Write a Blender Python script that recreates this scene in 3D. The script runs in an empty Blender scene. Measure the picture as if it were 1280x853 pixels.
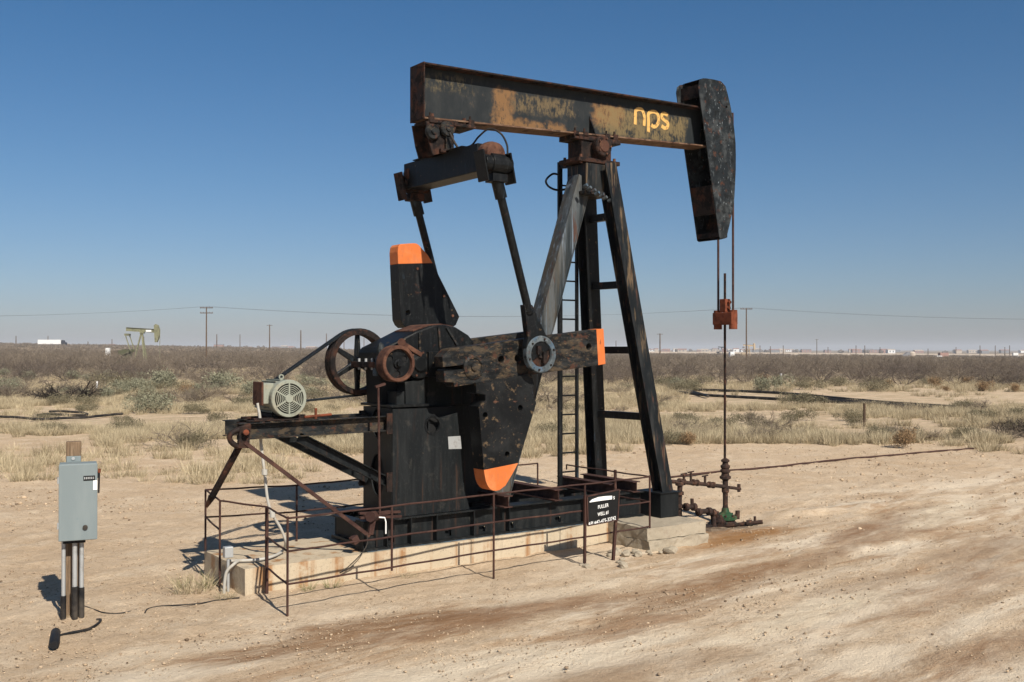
import bpy, bmesh, math, random
import numpy as np
from mathutils import Vector, Matrix, noise as mnoise
from mathutils.geometry import tessellate_polygon

random.seed(7)
rng = np.random.default_rng(11)
SC = bpy.context.scene
COL = SC.collection
PI = math.pi
# World axes: X runs along the pumping unit (tail to well head), Y runs away from the
# camera across the unit, Z is up; metres. The camera stands at the origin, 3 m up.
VC = 12.62                                   # Y of the unit's centre plane
S54, C54 = math.sin(math.radians(54)), math.cos(math.radians(54))


def xd(x, d):                                # right / forward of the camera -> world X, Y
    return S54 * x + C54 * d, -C54 * x + S54 * d


def to_xd(X, Y):
    return S54 * X - C54 * Y, C54 * X + S54 * Y


def gh_np(X, Y):
    x, d = S54 * X - C54 * Y, C54 * X + S54 * Y
    t = np.where(d > 80, -x / np.maximum(d, 80), 0)
    t = np.clip(t, -.6, .6)
    z = np.where(d > 80, (np.minimum(d, 900) - 80) * .0085 * t + np.maximum(t, 0) * .0156 * np.clip(d - 250, 0, 550), 0)
    r2 = (X - 13.82) ** 2 + (Y - 12.6) ** 2
    return z - .15 * np.exp(-r2 / .55)


def gh(X, Y):
    return float(gh_np(np.array([X]), np.array([Y]))[0])


# ------------------------------------------------------------------ materials
def new_mat(name):
    m = bpy.data.materials.new(name)
    m.use_nodes = True
    nt = m.node_tree
    nt.nodes.clear()
    out = nt.nodes.new('ShaderNodeOutputMaterial')
    b = nt.nodes.new('ShaderNodeBsdfPrincipled')
    nt.links.new(b.outputs[0], out.inputs[0])
    return m, nt, b


class NT:
    def __init__(s, nt):
        s.nt = nt

    def n(s, t, **kw):
        nd = s.nt.nodes.new(t)
        for k, v in kw.items():
            setattr(nd, k, v)
        return nd

    def l(s, a, b):
        s.nt.links.new(a, b)

    def val(s, a, sock):
        if isinstance(a, (int, float)):
            sock.default_value = a
        elif isinstance(a, tuple):
            sock.default_value = a if len(a) == len(sock.default_value) else (*a, 1.0)
        else:
            s.l(a, sock)

    def math(s, op, a, b=0.0, clamp=False):
        nd = s.n('ShaderNodeMath', operation=op)
        nd.use_clamp = clamp
        s.val(a, nd.inputs[0])
        s.val(b, nd.inputs[1])
        return nd.outputs[0]

    def coord(s, kind='Object'):
        if kind == 'Position':
            return s.n('ShaderNodeNewGeometry').outputs['Position']
        return s.n('ShaderNodeTexCoord').outputs[kind]

    def scale(s, vec, sc):
        nd = s.n('ShaderNodeMapping')
        s.l(vec, nd.inputs[0])
        nd.inputs['Scale'].default_value = sc
        return nd.outputs[0]

    def noise(s, vec, scale, detail=6, rough=0.6, stretch=None, dist=0.0):
        if stretch:
            vec = s.scale(vec, stretch)
        nd = s.n('ShaderNodeTexNoise')
        s.l(vec, nd.inputs['Vector'])
        nd.inputs['Scale'].default_value = scale
        nd.inputs['Detail'].default_value = detail
        nd.inputs['Roughness'].default_value = rough
        nd.inputs['Distortion'].default_value = dist
        return nd.outputs['Fac']

    def step(s, v, lo, hi):
        nd = s.n('ShaderNodeMapRange')
        nd.interpolation_type = 'SMOOTHSTEP'
        s.l(v, nd.inputs['Value'])
        nd.inputs['From Min'].default_value = lo
        nd.inputs['From Max'].default_value = hi
        return nd.outputs[0]

    def mix(s, f, a, b):
        nd = s.n('ShaderNodeMix', data_type='RGBA')
        s.val(f, nd.inputs[0])
        s.val(a, nd.inputs[6])
        s.val(b, nd.inputs[7])
        return nd.outputs[2]

    def bump(s, h, strength, dist, bsdf):
        nd = s.n('ShaderNodeBump')
        nd.inputs['Strength'].default_value = strength
        nd.inputs['Distance'].default_value = dist
        s.l(h, nd.inputs['Height'])
        s.l(nd.outputs[0], bsdf.inputs['Normal'])

    def sep(s, v):
        nd = s.n('ShaderNodeSeparateXYZ')
        s.l(v, nd.inputs[0])
        return nd.outputs


def worn(name, base, layers=(), rough=0.5, metal=0.0, bump=0.15, rects=None, spec=0.14, bumpscale=30):
    """paint or metal with wear: each layer is (colour, scale, threshold, softness, stretch, opacity)"""
    m, nt, b = new_mat(name)
    k = NT(nt)
    co = k.coord()
    c = base
    r = rough
    rsock = None
    for lay in layers:
        col, sc, th, so, st, op = lay
        f = k.noise(co, sc, 8, 0.65, st)
        f = k.step(f, th - so, th + so)
        f = k.math('MULTIPLY', f, op)
        c = k.mix(f, c, col)
        rsock = f if rsock is None else k.math('MAXIMUM', rsock, f)
    if rects:
        x, y, z = k.sep(co)
        wob = k.noise(co, 6, 4)
        wx = k.math('ADD', x, k.math('MULTIPLY', k.math('SUBTRACT', wob, 0.5), 0.5))
        wz = k.math('ADD', z, k.math('MULTIPLY', k.math('SUBTRACT', k.noise(co, 7.3, 4), 0.5), 0.24))
        fine = k.noise(co, 26, 8, 0.7, (1, 1, 0.35))
        mid = k.noise(co, 5, 6, 0.7)
        for (u0, u1, z0, z1, slope, col, op, th) in rects:
            uc, hu, zc, hz = (u0 + u1) / 2, (u1 - u0) / 2, (z0 + z1) / 2, (z1 - z0) / 2
            zz = k.math('SUBTRACT', wz, k.math('MULTIPLY', k.math('SUBTRACT', x, uc), slope))
            du = k.math('SUBTRACT', hu, k.math('ABSOLUTE', k.math('SUBTRACT', wx, uc)))
            dz = k.math('SUBTRACT', hz, k.math('ABSOLUTE', k.math('SUBTRACT', zz, zc)))
            f = k.math('MULTIPLY', k.step(du, -0.04, 0.12), k.step(dz, -0.03, 0.07))
            mo = k.math('ADD', k.math('MULTIPLY', fine, 0.5), k.math('MULTIPLY', mid, 0.5))
            f = k.math('MULTIPLY', f, k.step(mo, th - 0.07, th + 0.07))
            c = k.mix(k.math('MULTIPLY', f, op), c, col)
    k.val(c, b.inputs['Base Color'])
    b.inputs['Metallic'].default_value = metal
    b.inputs['Specular IOR Level'].default_value = spec
    if rsock is not None:
        k.l(k.math('ADD', k.math('MULTIPLY', rsock, 0.35), r, True), b.inputs['Roughness'])
    else:
        b.inputs['Roughness'].default_value = r
    if bump:
        k.bump(k.noise(co, bumpscale, 5), bump, 0.01, b)
    return m


BLK = (0.0055, 0.0062, 0.0068)
DUST = (0.036, 0.038, 0.038)
TAN = (0.20, 0.135, 0.075)
RUST = (0.068, 0.029, 0.018)
RUSTL = (0.15, 0.073, 0.045)
M = {}
M['black'] = worn('black_paint', BLK, [
    (DUST, 2.2, 0.60, 0.12, (6, 6, 0.7), 0.3),
    (DUST, 30, 0.60, 0.05, (1, 1, .6), 0.35),
    ((0.05, 0.075, 0.1), 3, 0.66, 0.06, (2, 2, .5), 0.5),
    (TAN, 11, 0.67, 0.025, None, 0.7),
    (RUST, 5, 0.66, 0.05, None, 0.75)], rough=0.42, bump=0.12)
M['black_clean'] = worn('black_paint_clean', (0.0075, 0.0092, 0.0102), [
    (DUST, 2.0, 0.55, 0.16, (5, 5, 0.6), 0.3),
    (DUST, 40, 0.60, 0.06, (1, 1, .5), 0.3),
    ((0.045, 0.024, 0.016), 2.4, 0.62, 0.05, (6, 6, 0.35), 0.6),
    ((0.06, 0.055, 0.047), 5, 0.64, 0.08, None, 0.5),
    (TAN, 16, 0.73, 0.03, None, 0.5)], rough=0.45, bump=0.08)
M['black_worn'] = worn('black_paint_worn', BLK, [
    (DUST, 4, 0.52, 0.12, (1, 1, 3), 0.5),
    ((0.10, 0.07, 0.042), 5, 0.55, 0.07, (1, 1, 2.2), 0.5),
    (TAN, 13, 0.63, 0.03, (1, 1, 3.2), 0.5),
    ((0.30, 0.25, 0.19), 34, 0.67, 0.02, (1, 1, 2.2), 0.5),
    (RUST, 10, 0.60, 0.03, None, 0.7)], rough=0.5, bump=0.35)
M['black_spot'] = worn('black_paint_spotted', BLK, [
    (DUST, 3, 0.55, 0.14, None, 0.3),
    (TAN, 8, 0.63, 0.035, None, 0.45),
    (TAN, 34, 0.66, 0.02, None, 0.5),
    (RUSTL, 11, 0.65, 0.02, None, 0.6),
    ((0.32, 0.3, 0.27), 28, 0.72, 0.02, None, 0.7)], rough=0.5, bump=0.3)
M['leg'] = worn('leg_paint', (0.008, 0.0095, 0.0105), [
    (DUST, 1.5, 0.55, 0.1, (4, 4, 0.5), 0.55),
    (DUST, 26, 0.6, 0.06, (1, 1, .25), 0.5),
    (TAN, 2.4, 0.60, 0.05, (6, 6, 0.35), 0.55),
    (RUST, 3, 0.61, 0.05, (4, 4, 0.5), 0.7)], rough=0.4, bump=0.1)
M['rear_leg'] = worn('rear_leg_paint', (0.022, 0.027, 0.03), [
    ((0.105, 0.12, 0.13), 1.6, 0.50, 0.12, (4, 4, 0.35), 0.7),
    ((0.085, 0.068, 0.045), 1.3, 0.52, 0.1, (2.5, 2.5, 0.4), 0.6),
    ((0.2, 0.25, 0.31), 2.2, 0.60, 0.05, (9, 9, 0.3), 0.6),  # pale blue streaks, highlights put into the paint colour
    (DUST, 26, 0.6, 0.06, (1, 1, .3), 0.5),
    (RUST, 3, 0.62, 0.04, (4, 4, 0.5), 0.8)], rough=0.36, bump=0.12)
M['cheek'] = worn('cheek_paint', (0.013, 0.0155, 0.017), [
    ((0.05, 0.055, 0.057), 5, 0.54, 0.1, None, 0.7),
    (BLK, 7, 0.55, 0.05, None, 0.7),
    (RUST, 8, 0.61, 0.03, None, 0.75),
    ((0.3, 0.33, 0.35), 30, 0.65, 0.02, (1, 1, .45), 0.7),
    ((0.13, 0.15, 0.16), 7, 0.63, 0.025, (1.6, 1, .5), 0.45)], rough=0.42, bump=0.3)
M['dark_rust'] = worn('dark_rust', (0.019, 0.013, 0.011), [
    (RUST, 4, 0.53, 0.1, None, 0.8),
    (BLK, 7, 0.53, 0.05, None, 0.8),
    (RUSTL, 16, 0.66, 0.03, None, 0.6)], rough=0.65, bump=0.3)
M['rust'] = worn('rust', RUST, [
    (RUSTL, 6, 0.54, 0.1, None, 0.7),
    ((0.035, 0.016, 0.012), 9, 0.55, 0.08, None, 0.7)], rough=0.8, bump=0.4, spec=0.25)
M['well_rust'] = worn('well_rust', (0.045, 0.024, 0.017), [
    (RUSTL, 9, 0.58, 0.06, None, 0.75),
    ((0.018, 0.014, 0.013), 7, 0.52, 0.08, None, 0.8),
    ((0.06, 0.08, 0.05), 12, 0.65, 0.04, None, 0.5)], rough=0.75, bump=0.5, spec=0.25)
M['rust_pipe'] = worn('rust_pipe', (0.052, 0.023, 0.017), [
    (RUSTL, 5, 0.62, 0.1, None, 0.4),
    ((0.03, 0.014, 0.012), 6, 0.52, 0.1, None, 0.8)], rough=0.75, bump=0.3, spec=0.3)
M['rust_red'] = worn('rust_red', (0.17, 0.045, 0.02), [
    ((0.07, 0.025, 0.015), 8, 0.52, 0.1, None, 0.8)], rough=0.8, bump=0.4, spec=0.25)
M['flange_rust'] = worn('flange_rust', (0.085, 0.045, 0.028), [
    ((0.2, 0.13, 0.085), 5, 0.52, 0.1, (1, 1, 3), 0.75),
    (BLK, 6, 0.6, 0.05, None, 0.7)], rough=0.7, bump=0.3)
M['orange'] = worn('orange_paint', (0.54, 0.14, 0.036), [
    ((0.62, 0.24, 0.10), 3, 0.52, 0.12, None, 0.5),
    ((0.06, 0.03, 0.02), 12, 0.66, 0.04, (1, 1, .4), 0.7),
    ((0.42, 0.13, 0.05), 14, 0.55, 0.08, (1, 1, .5), 0.5),
    ((0.5, 0.12, 0.03), 5, 0.62, 0.1, None, 0.5),
    ((0.2, 0.07, 0.03), 22, 0.72, 0.03, None, 0.6)], rough=0.5, bump=0.08)
M['grey_ring'] = worn('grey_ring', (0.06, 0.072, 0.08), [
    ((0.13, 0.15, 0.158), 7, 0.55, 0.08, None, 0.7),
    ((0.06, 0.12, 0.19), 5, 0.57, 0.08, None, 0.7),
    (BLK, 8, 0.58, 0.04, None, 0.8),
    (RUST, 9, 0.62, 0.05, None, 0.7)], rough=0.45, bump=0.2)
M['yellow'] = worn('yellow_paint', (0.58, 0.345, 0.11), [
    ((0.22, 0.13, 0.055), 16, 0.58, 0.06, None, 0.85)], rough=0.55, bump=0.05)
M['white'] = worn('white_paint', (0.78, 0.78, 0.76), rough=0.5, bump=0.0)
M['motor'] = worn('motor_paint', (0.25, 0.262, 0.215), [
    ((0.12, 0.115, 0.09), 10, 0.57, 0.08, (1, 1, .5), 0.6),
    ((0.3, 0.27, 0.2), 6, 0.6, 0.1, None, 0.6),
    (RUST, 7, 0.68, 0.05, None, 0.8)], rough=0.5, bump=0.1)
M['dark_and_shade'] = worn('dark_paint_and_shade', (0.012, 0.012, 0.012), rough=0.7, bump=0)  # near-black; also stands in for shade in holes and recesses
M['conduit'] = worn('conduit_plastic', (0.40, 0.385, 0.35), [
    ((0.3, 0.25, 0.19), 7, 0.58, 0.1, None, 0.6)], rough=0.5, bump=0.1)
M['galv'] = worn('galvanised', (0.42, 0.43, 0.43), [
    ((0.22, 0.2, 0.18), 9, 0.58, 0.1, None, 0.6)], rough=0.45, metal=0.4, bump=0.1)
M['rubber'] = worn('black_rubber', (0.013, 0.013, 0.014), [
    ((0.11, 0.09, 0.07), 3, 0.56, 0.14, None, 0.6)], rough=0.55, bump=0.1)
M['cabinet'] = worn('cabinet_paint', (0.172, 0.205, 0.213), [
    ((0.22, 0.25, 0.252), 2.5, 0.55, 0.15, (3, 3, .6), 0.45),
    ((0.14, 0.19, 0.2), 12, 0.68, 0.06, None, 0.5)], rough=0.48, bump=0.04)
M['green'] = worn('green_paint', (0.02, 0.055, 0.026), [
    ((0.14, 0.2, 0.1), 7, 0.58, 0.08, None, 0.5),
    (RUST, 8, 0.58, 0.05, None, 0.85)], rough=0.5, bump=0.25)
M['faded_green'] = worn('faded_green_paint', (0.21, 0.205, 0.125), [
    (DUST, 2, 0.55, 0.1, None, 0.5)], rough=0.6, bump=0)
M['olive_dark'] = worn('olive_dark_paint', (0.085, 0.085, 0.05), rough=0.6, bump=0)
M['beige'] = worn('beige_paint', (0.4, 0.31, 0.21), rough=0.6, bump=0)
M['pole'] = worn('pole_wood', (0.13, 0.085, 0.055), [
    ((0.06, 0.045, 0.035), 2, 0.5, 0.1, (6, 6, .3), 0.6)], rough=0.85, bump=0)
M['wood'] = worn('weathered_wood', (0.2, 0.135, 0.085), [
    ((0.1, 0.07, 0.045), 5, 0.5, 0.12, (12, 12, 0.8), 0.8),
    ((0.4, 0.32, 0.23), 5, 0.62, 0.08, (14, 14, 0.7), 0.5)], rough=0.85, bump=0.4, spec=0.2)
M['wire'] = worn('wire', (0.13, 0.14, 0.16), rough=0.6, bump=0)
M['panel_black'] = worn('sign_black', (0.011, 0.0115, 0.012), [
    (DUST, 6, 0.6, 0.15, None, 0.15)], rough=0.4, bump=0.03)
M['far_white'] = worn('far_white', (0.72, 0.72, 0.71), rough=0.6, bump=0)
M['far_tan'] = worn('far_tan', (0.45, 0.38, 0.31), rough=0.7, bump=0)
M['far_red'] = worn('far_red', (0.30, 0.18, 0.15), rough=0.7, bump=0)
M['far_grey'] = worn('far_grey', (0.2, 0.2, 0.21), rough=0.7, bump=0)
M['far_dark'] = worn('far_dark', (0.03, 0.032, 0.04), rough=0.5, bump=0)
M['bark'] = worn('dead_bark', (0.10, 0.08, 0.066), [
    ((0.16, 0.135, 0.115), 4, 0.5, 0.1, None, 0.7)], rough=0.9, bump=0, spec=0.1)
M['bark_dark'] = worn('dark_bark', (0.035, 0.028, 0.024), [
    ((0.09, 0.075, 0.06), 4, 0.55, 0.1, None, 0.7)], rough=0.9, bump=0, spec=0.1)


def concrete(name, dark=False, stains=False):
    m, nt, b = new_mat(name)
    k = NT(nt)
    co = k.coord()
    c = k.mix(k.noise(co, 1.6, 8, 0.65), (0.27, 0.23, 0.17) if dark else (0.36, 0.29, 0.20), (0.42, 0.36, 0.275) if dark else (0.54, 0.455, 0.335))
    c = k.mix(k.step(k.noise(co, 24, 6, 0.7), 0.56, 0.7), c, (0.27, 0.22, 0.16))
    pits = k.step(k.noise(co, 55, 4, 0.7), 0.62, 0.7)
    c = k.mix(k.math('MULTIPLY', pits, 0.6), c, (0.16, 0.13, 0.1))
    if stains:      # rust washed down the front face from the steel above
        f = k.noise(co, 1.0, 7, 0.6, (3.6, 3.6, 0.12))
        f = k.step(f, 0.50, 0.64)
        f = k.math('MULTIPLY', f, k.step(k.noise(co, 6, 5), 0.3, 0.55))
        c = k.mix(k.math('MULTIPLY', f, 0.85), c, (0.27, 0.125, 0.042))
        dk = k.math('MULTIPLY', k.step(k.noise(co, 1.3, 7, 0.7, (2.5, 2.5, .25)), .55, .68), .55)
        c = k.mix(dk, c, (0.17, 0.14, 0.105))
    if dark:
        c = k.mix(k.step(k.noise(co, 9, 8, 0.75, (1, 1, 1.6)), 0.54, 0.66), c, (0.30, 0.245, 0.185))
    k.l(c, b.inputs['Base Color'])
    b.inputs['Roughness'].default_value = 0.9
    b.inputs['Specular IOR Level'].default_value = 0.2
    h = k.math('ADD', k.math('MULTIPLY', k.noise(co, 30, 8, 0.7), 0.6), k.math('MULTIPLY', k.noise(co, 5, 6), 0.6))
    k.bump(h, 0.7 if dark else 0.4, 0.03, b)
    return m


M['concrete'] = concrete('concrete', stains=True)
M['concrete_rough'] = concrete('concrete_rough', dark=True)


def foliage(name, c0, c1, trans=0.0):
    m, nt, b = new_mat(name)
    k = NT(nt)
    a = k.n('ShaderNodeAttribute', attribute_name='tint').outputs['Fac']
    c = k.mix(a, c0, c1)
    k.l(c, b.inputs['Base Color'])
    b.inputs['Roughness'].default_value = 0.8
    b.inputs['Specular IOR Level'].default_value = 0.15
    return m


M['grass'] = foliage('dry_grass', (0.20, 0.158, 0.095), (0.62, 0.52, 0.35))
M['sage'] = foliage('sage_leaves', (0.10, 0.10, 0.064), (0.30, 0.29, 0.20))
M['olive'] = foliage('olive_scrub_leaves', (0.085, 0.075, 0.045), (0.22, 0.19, 0.12))
M['brown_scrub'] = foliage('brown_scrub', (0.12, 0.075, 0.04), (0.33, 0.22, 0.12))
M['twigs'] = foliage('bare_twigs', (0.075, 0.058, 0.042), (0.255, 0.205, 0.155))
M['twigs_dark'] = foliage('bare_twigs_dark', (0.055, 0.042, 0.034), (0.17, 0.135, 0.11))
M['weed'] = foliage('green_weed', (0.10, 0.11, 0.05), (0.34, 0.31, 0.14))


# ------------------------------------------------------------------ mesh building
class MB:
    """collects shapes; build() links them as ONE mesh object"""

    def __init__(s):
        s.v, s.f, s.mi, s.sm, s.m = [], [], [], [], 0

    def add(s, vs, fs, smooth=False):
        o = len(s.v)
        s.v += [tuple(p) for p in vs]
        for f in fs:
            s.f.append(tuple(i + o for i in f))
            s.mi.append(s.m)
            s.sm.append(smooth)

    def box(s, a, b):
        (x0, y0, z0), (x1, y1, z1) = a, b
        s.add([(x0, y0, z0), (x1, y0, z0), (x1, y1, z0), (x0, y1, z0),
               (x0, y0, z1), (x1, y0, z1), (x1, y1, z1), (x0, y1, z1)],
              [(3, 2, 1, 0), (4, 5, 6, 7), (0, 1, 5, 4), (1, 2, 6, 5), (2, 3, 7, 6), (3, 0, 4, 7)])

    def bar(s, p0, p1, w, h, side=(0, 1, 0), w1=None, h1=None):
        """rectangular bar from p0 to p1; w is measured along side, h across it"""
        p0, p1 = Vector(p0), Vector(p1)
        t = (p1 - p0).normalized()
        a = Vector(side)
        a = (a - t * a.dot(t)).normalized()
        c = t.cross(a)
        w1 = w if w1 is None else w1
        h1 = h if h1 is None else h1
        vs = []
        for p, ww, hh in ((p0, w, h), (p1, w1, h1)):
            for sa, sc in ((-1, -1), (1, -1), (1, 1), (-1, 1)):
                vs.append(p + a * (sa * ww / 2) + c * (sc * hh / 2))
        s.add(vs, [(3, 2, 1, 0), (4, 5, 6, 7), (0, 1, 5, 4), (1, 2, 6, 5), (2, 3, 7, 6), (3, 0, 4, 7)])

    def ibeam(s, p0, p1, depth, width, side, tf=0.022, tw=0.014):
        """I section; flanges are 'width' wide along side and 'depth' apart across it"""
        p0, p1 = Vector(p0), Vector(p1)
        t = (p1 - p0).normalized()
        a = Vector(side)
        a = (a - t * a.dot(t)).normalized()
        c = t.cross(a)
        for sg in (-1, 1):
            off = c * (sg * (depth - tf) / 2)
            s.bar(p0 + off, p1 + off, width, tf, a)
        s.bar(p0, p1, tw, depth - 2 * tf - 0.001, a)

    def channel(s, p0, p1, depth, width, side, t=0.012):
        """channel section with its web on the +side"""
        p0, p1 = Vector(p0), Vector(p1)
        d = (p1 - p0).normalized()
        a = Vector(side)
        a = (a - d * a.dot(d)).normalized()
        c = d.cross(a)
        for sg in (-1, 1):
            off = c * (sg * (depth - t) / 2) - a * (t / 2)
            s.bar(p0 + off, p1 + off, width - t, t, a)
        off = a * (width / 2 - t / 2)
        s.bar(p0 + off, p1 + off, t, depth, a)

    def tube(s, pts, r, n=8, smooth=True, cap=True):
        pts = [Vector(p) for p in pts]
        rs = r if isinstance(r, (list, tuple)) else [r] * len(pts)
        tang = []
        for i in range(len(pts)):
            a = pts[max(0, i - 1)]
            b = pts[min(len(pts) - 1, i + 1)]
            tang.append((b - a).normalized())
        ref = Vector((0, 0, 1)) if abs(tang[0].z) < 0.9 else Vector((1, 0, 0))
        nrm = (ref - tang[0] * ref.dot(tang[0])).normalized()
        vs = []
        for i, p in enumerate(pts):
            nrm = (nrm - tang[i] * nrm.dot(tang[i])).normalized()
            bi = tang[i].cross(nrm)
            for j in range(n):
                th = 2 * PI * j / n
                vs.append(p + (nrm * math.cos(th) + bi * math.sin(th)) * rs[i])
        fs = []
        for i in range(len(pts) - 1):
            for j in range(n):
                k = (j + 1) % n
                fs.append((i * n + j, i * n + k, (i + 1) * n + k, (i + 1) * n + j))
        s.add(vs, fs, smooth)
        if cap:
            s.add(vs[:n], [tuple(reversed(range(n)))])
            s.add(vs[-n:], [tuple(range(n))])

    def cyl(s, p0, p1, r, n=20, r1=None):
        s.tube([p0, p1], [r, r if r1 is None else r1], n)

    def lathe(s, base, axis, prof, n=24):
        """prof = [(radius, distance along axis)]"""
        base, axis = Vector(base), Vector(axis).normalized()
        ref = Vector((0, 0, 1)) if abs(axis.z) < 0.9 else Vector((1, 0, 0))
        a = (ref - axis * ref.dot(axis)).normalized()
        b = axis.cross(a)
        vs = []
        for r, h in prof:
            for j in range(n):
                th = 2 * PI * j / n
                vs.append(base + axis * h + (a * math.cos(th) + b * math.sin(th)) * r)
        fs = []
        for i in range(len(prof) - 1):
            for j in range(n):
                k = (j + 1) % n
                fs.append((i * n + j, i * n + k, (i + 1) * n + k, (i + 1) * n + j))
        s.add(vs, fs, False)

    def prism(s, poly, y0, y1, holes=()):
        """outline in (X, Z) extruded from Y=y0 to Y=y1, with real holes"""
        def area(p):
            return sum(p[i][0] * p[(i + 1) % len(p)][1] - p[(i + 1) % len(p)][0] * p[i][1] for i in range(len(p)))
        poly = list(poly) if area(poly) > 0 else list(reversed(poly))
        loops = [poly] + [list(h) if area(h) < 0 else list(reversed(h)) for h in holes]
        tris = tessellate_polygon([[Vector((p[0], p[1], 0)) for p in lp] for lp in loops])
        flat = [p for lp in loops for p in lp]
        n = len(flat)
        vs = [(p[0], y0, p[1]) for p in flat] + [(p[0], y1, p[1]) for p in flat]
        fs = []
        for t in tris:
            a, b, c = t
            ar = (flat[b][0] - flat[a][0]) * (flat[c][1] - flat[a][1]) - (flat[c][0] - flat[a][0]) * (flat[b][1] - flat[a][1])
            if ar < 0:
                a, b, c = a, c, b
            fs.append((a, b, c))
            fs.append((a + n, c + n, b + n))
        o = 0
        for lp in loops:
            L = len(lp)
            for i in range(L):
                j = (i + 1) % L
                fs.append((o + i, o + i + n, o + j + n, o + j))
            o += L
        s.add(vs, fs)

    def mesh(s, name, mats, origin):
        me = bpy.data.meshes.new(name)
        ox, oy, oz = origin
        me.from_pydata([(x - ox, y - oy, z - oz) for x, y, z in s.v], [], s.f)
        for m in mats:
            me.materials.append(m)
        me.polygons.foreach_set('material_index', s.mi)
        me.polygons.foreach_set('use_smooth', s.sm)
        me.update()
        bm = bmesh.new()
        bm.from_mesh(me)
        bmesh.ops.recalc_face_normals(bm, faces=bm.faces)
        bm.to_mesh(me)
        bm.free()
        return me

    def build(s, name, mats, parent=None, bevel=0.0, origin=None):
        if not isinstance(mats, (list, tuple)):
            mats = [mats]
        org = origin if origin is not None else (parent['_o'] if parent is not None else (0, 0, 0))
        org = tuple(org)
        o = bpy.data.objects.new(name, s.mesh(name, mats, org))
        COL.objects.link(o)
        if parent is not None:
            o.parent = parent
        else:
            o.location = org
        o['_o'] = org
        if bevel:
            b = o.modifiers.new('bevel', 'BEVEL')
            b.width = bevel
            b.segments = 2
            b.limit_method = 'ANGLE'
            b.angle_limit = math.radians(40)
        return o


def tag(o, label=None, cat=None, group=None, kind=None):
    if label:
        o['label'] = label
    if cat:
        o['category'] = cat
    if group:
        o['group'] = group
    if kind:
        o['kind'] = kind
    return o


def thing(name, loc, label, cat, group=None, rz=0.0, local=False):
    o = bpy.data.objects.new(name, None)
    o.empty_display_size = 0.3
    COL.objects.link(o)
    o.location = loc
    o.rotation_euler = (0, 0, rz)
    o['_o'] = (0, 0, 0) if local else tuple(loc)
    return tag(o, label, cat, group)


def circle(cx, cz, r, n=20, rz=None):
    rz = r if rz is None else rz
    return [(cx + r * math.cos(2 * PI * i / n), cz + rz * math.sin(2 * PI * i / n)) for i in range(n)]


def copy_tree(o, parent=None):
    c = o.copy()
    COL.objects.link(c)
    if parent is not None:
        c.parent = parent
    for ch in list(o.children):
        copy_tree(ch, c)
    return c


def smooth_path(pts, n=6):
    """Catmull-Rom through pts"""
    P = [Vector(p) for p in pts]
    P = [P[0] * 2 - P[1]] + P + [P[-1] * 2 - P[-2]]
    out = []
    for i in range(1, len(P) - 2):
        for j in range(n):
            t = j / n
            a, b, c, d = P[i - 1], P[i], P[i + 1], P[i + 2]
            out.append(0.5 * ((2 * b) + (c - a) * t + (2 * a - 5 * b + 4 * c - d) * t * t + (3 * b - a - 3 * c + d) * t ** 3))
    out.append(P[-2])
    return out


# ------------------------------------------------------------------ the pumping unit
PJ = thing('pump_jack', (8.5, VC, 0.33),
           'black and rusty oil pump jack with orange tipped counterweights standing on a long concrete slab', 'pump jack')


def pj(name, mb, mat, bevel=0.0, parent=None):
    return mb.build(name, mat, parent or PJ, bevel)


def zb(u):      # underside of the walking beam
    return 6.256 + 0.046 * (u - 7.514)


def zt(u):      # top of the walking beam
    return 7.056 + 0.0255 * (u - 7.514)


O = PJ['_o']


def rect(px, op, th, col):   # worn paint patch on the beam web in the unit's own coordinates
    u0, u1, z0, z1 = px
    return (u0 - O[0], u1 - O[0], z0 - O[2], z1 - O[2], 0.04, col, op, th)


OCH = (0.20, 0.108, 0.046)
M['beam'] = worn('beam_paint', (0.017, 0.02, 0.022), [
    (DUST, 2.5, 0.54, 0.12, (2, 2, 1), 0.4),
    (DUST, 20, 0.6, 0.06, (1, 1, .35), 0.4),
    (TAN, 7, 0.66, 0.06, (1, 1, .5), 0.35)], rough=0.5, bump=0.12, rects=[
    rect((7.58, 8.50, 6.72, 6.98), 0.6, 0.53, (0.15, 0.115, 0.06)),
    rect((8.78, 9.22, 6.33, 6.95), 0.8, 0.42, OCH),
    rect((9.15, 10.40, 6.62, 6.93), 0.7, 0.50, (0.16, 0.115, 0.06)),
    rect((8.8, 10.25, 6.30, 6.53), 0.8, 0.45, OCH),
    rect((10.75, 11.45, 6.62, 6.98), 0.85, 0.41, OCH),
    rect((10.85, 12.9, 6.50, 6.99), 0.8, 0.47, (0.17, 0.125, 0.06))])

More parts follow.
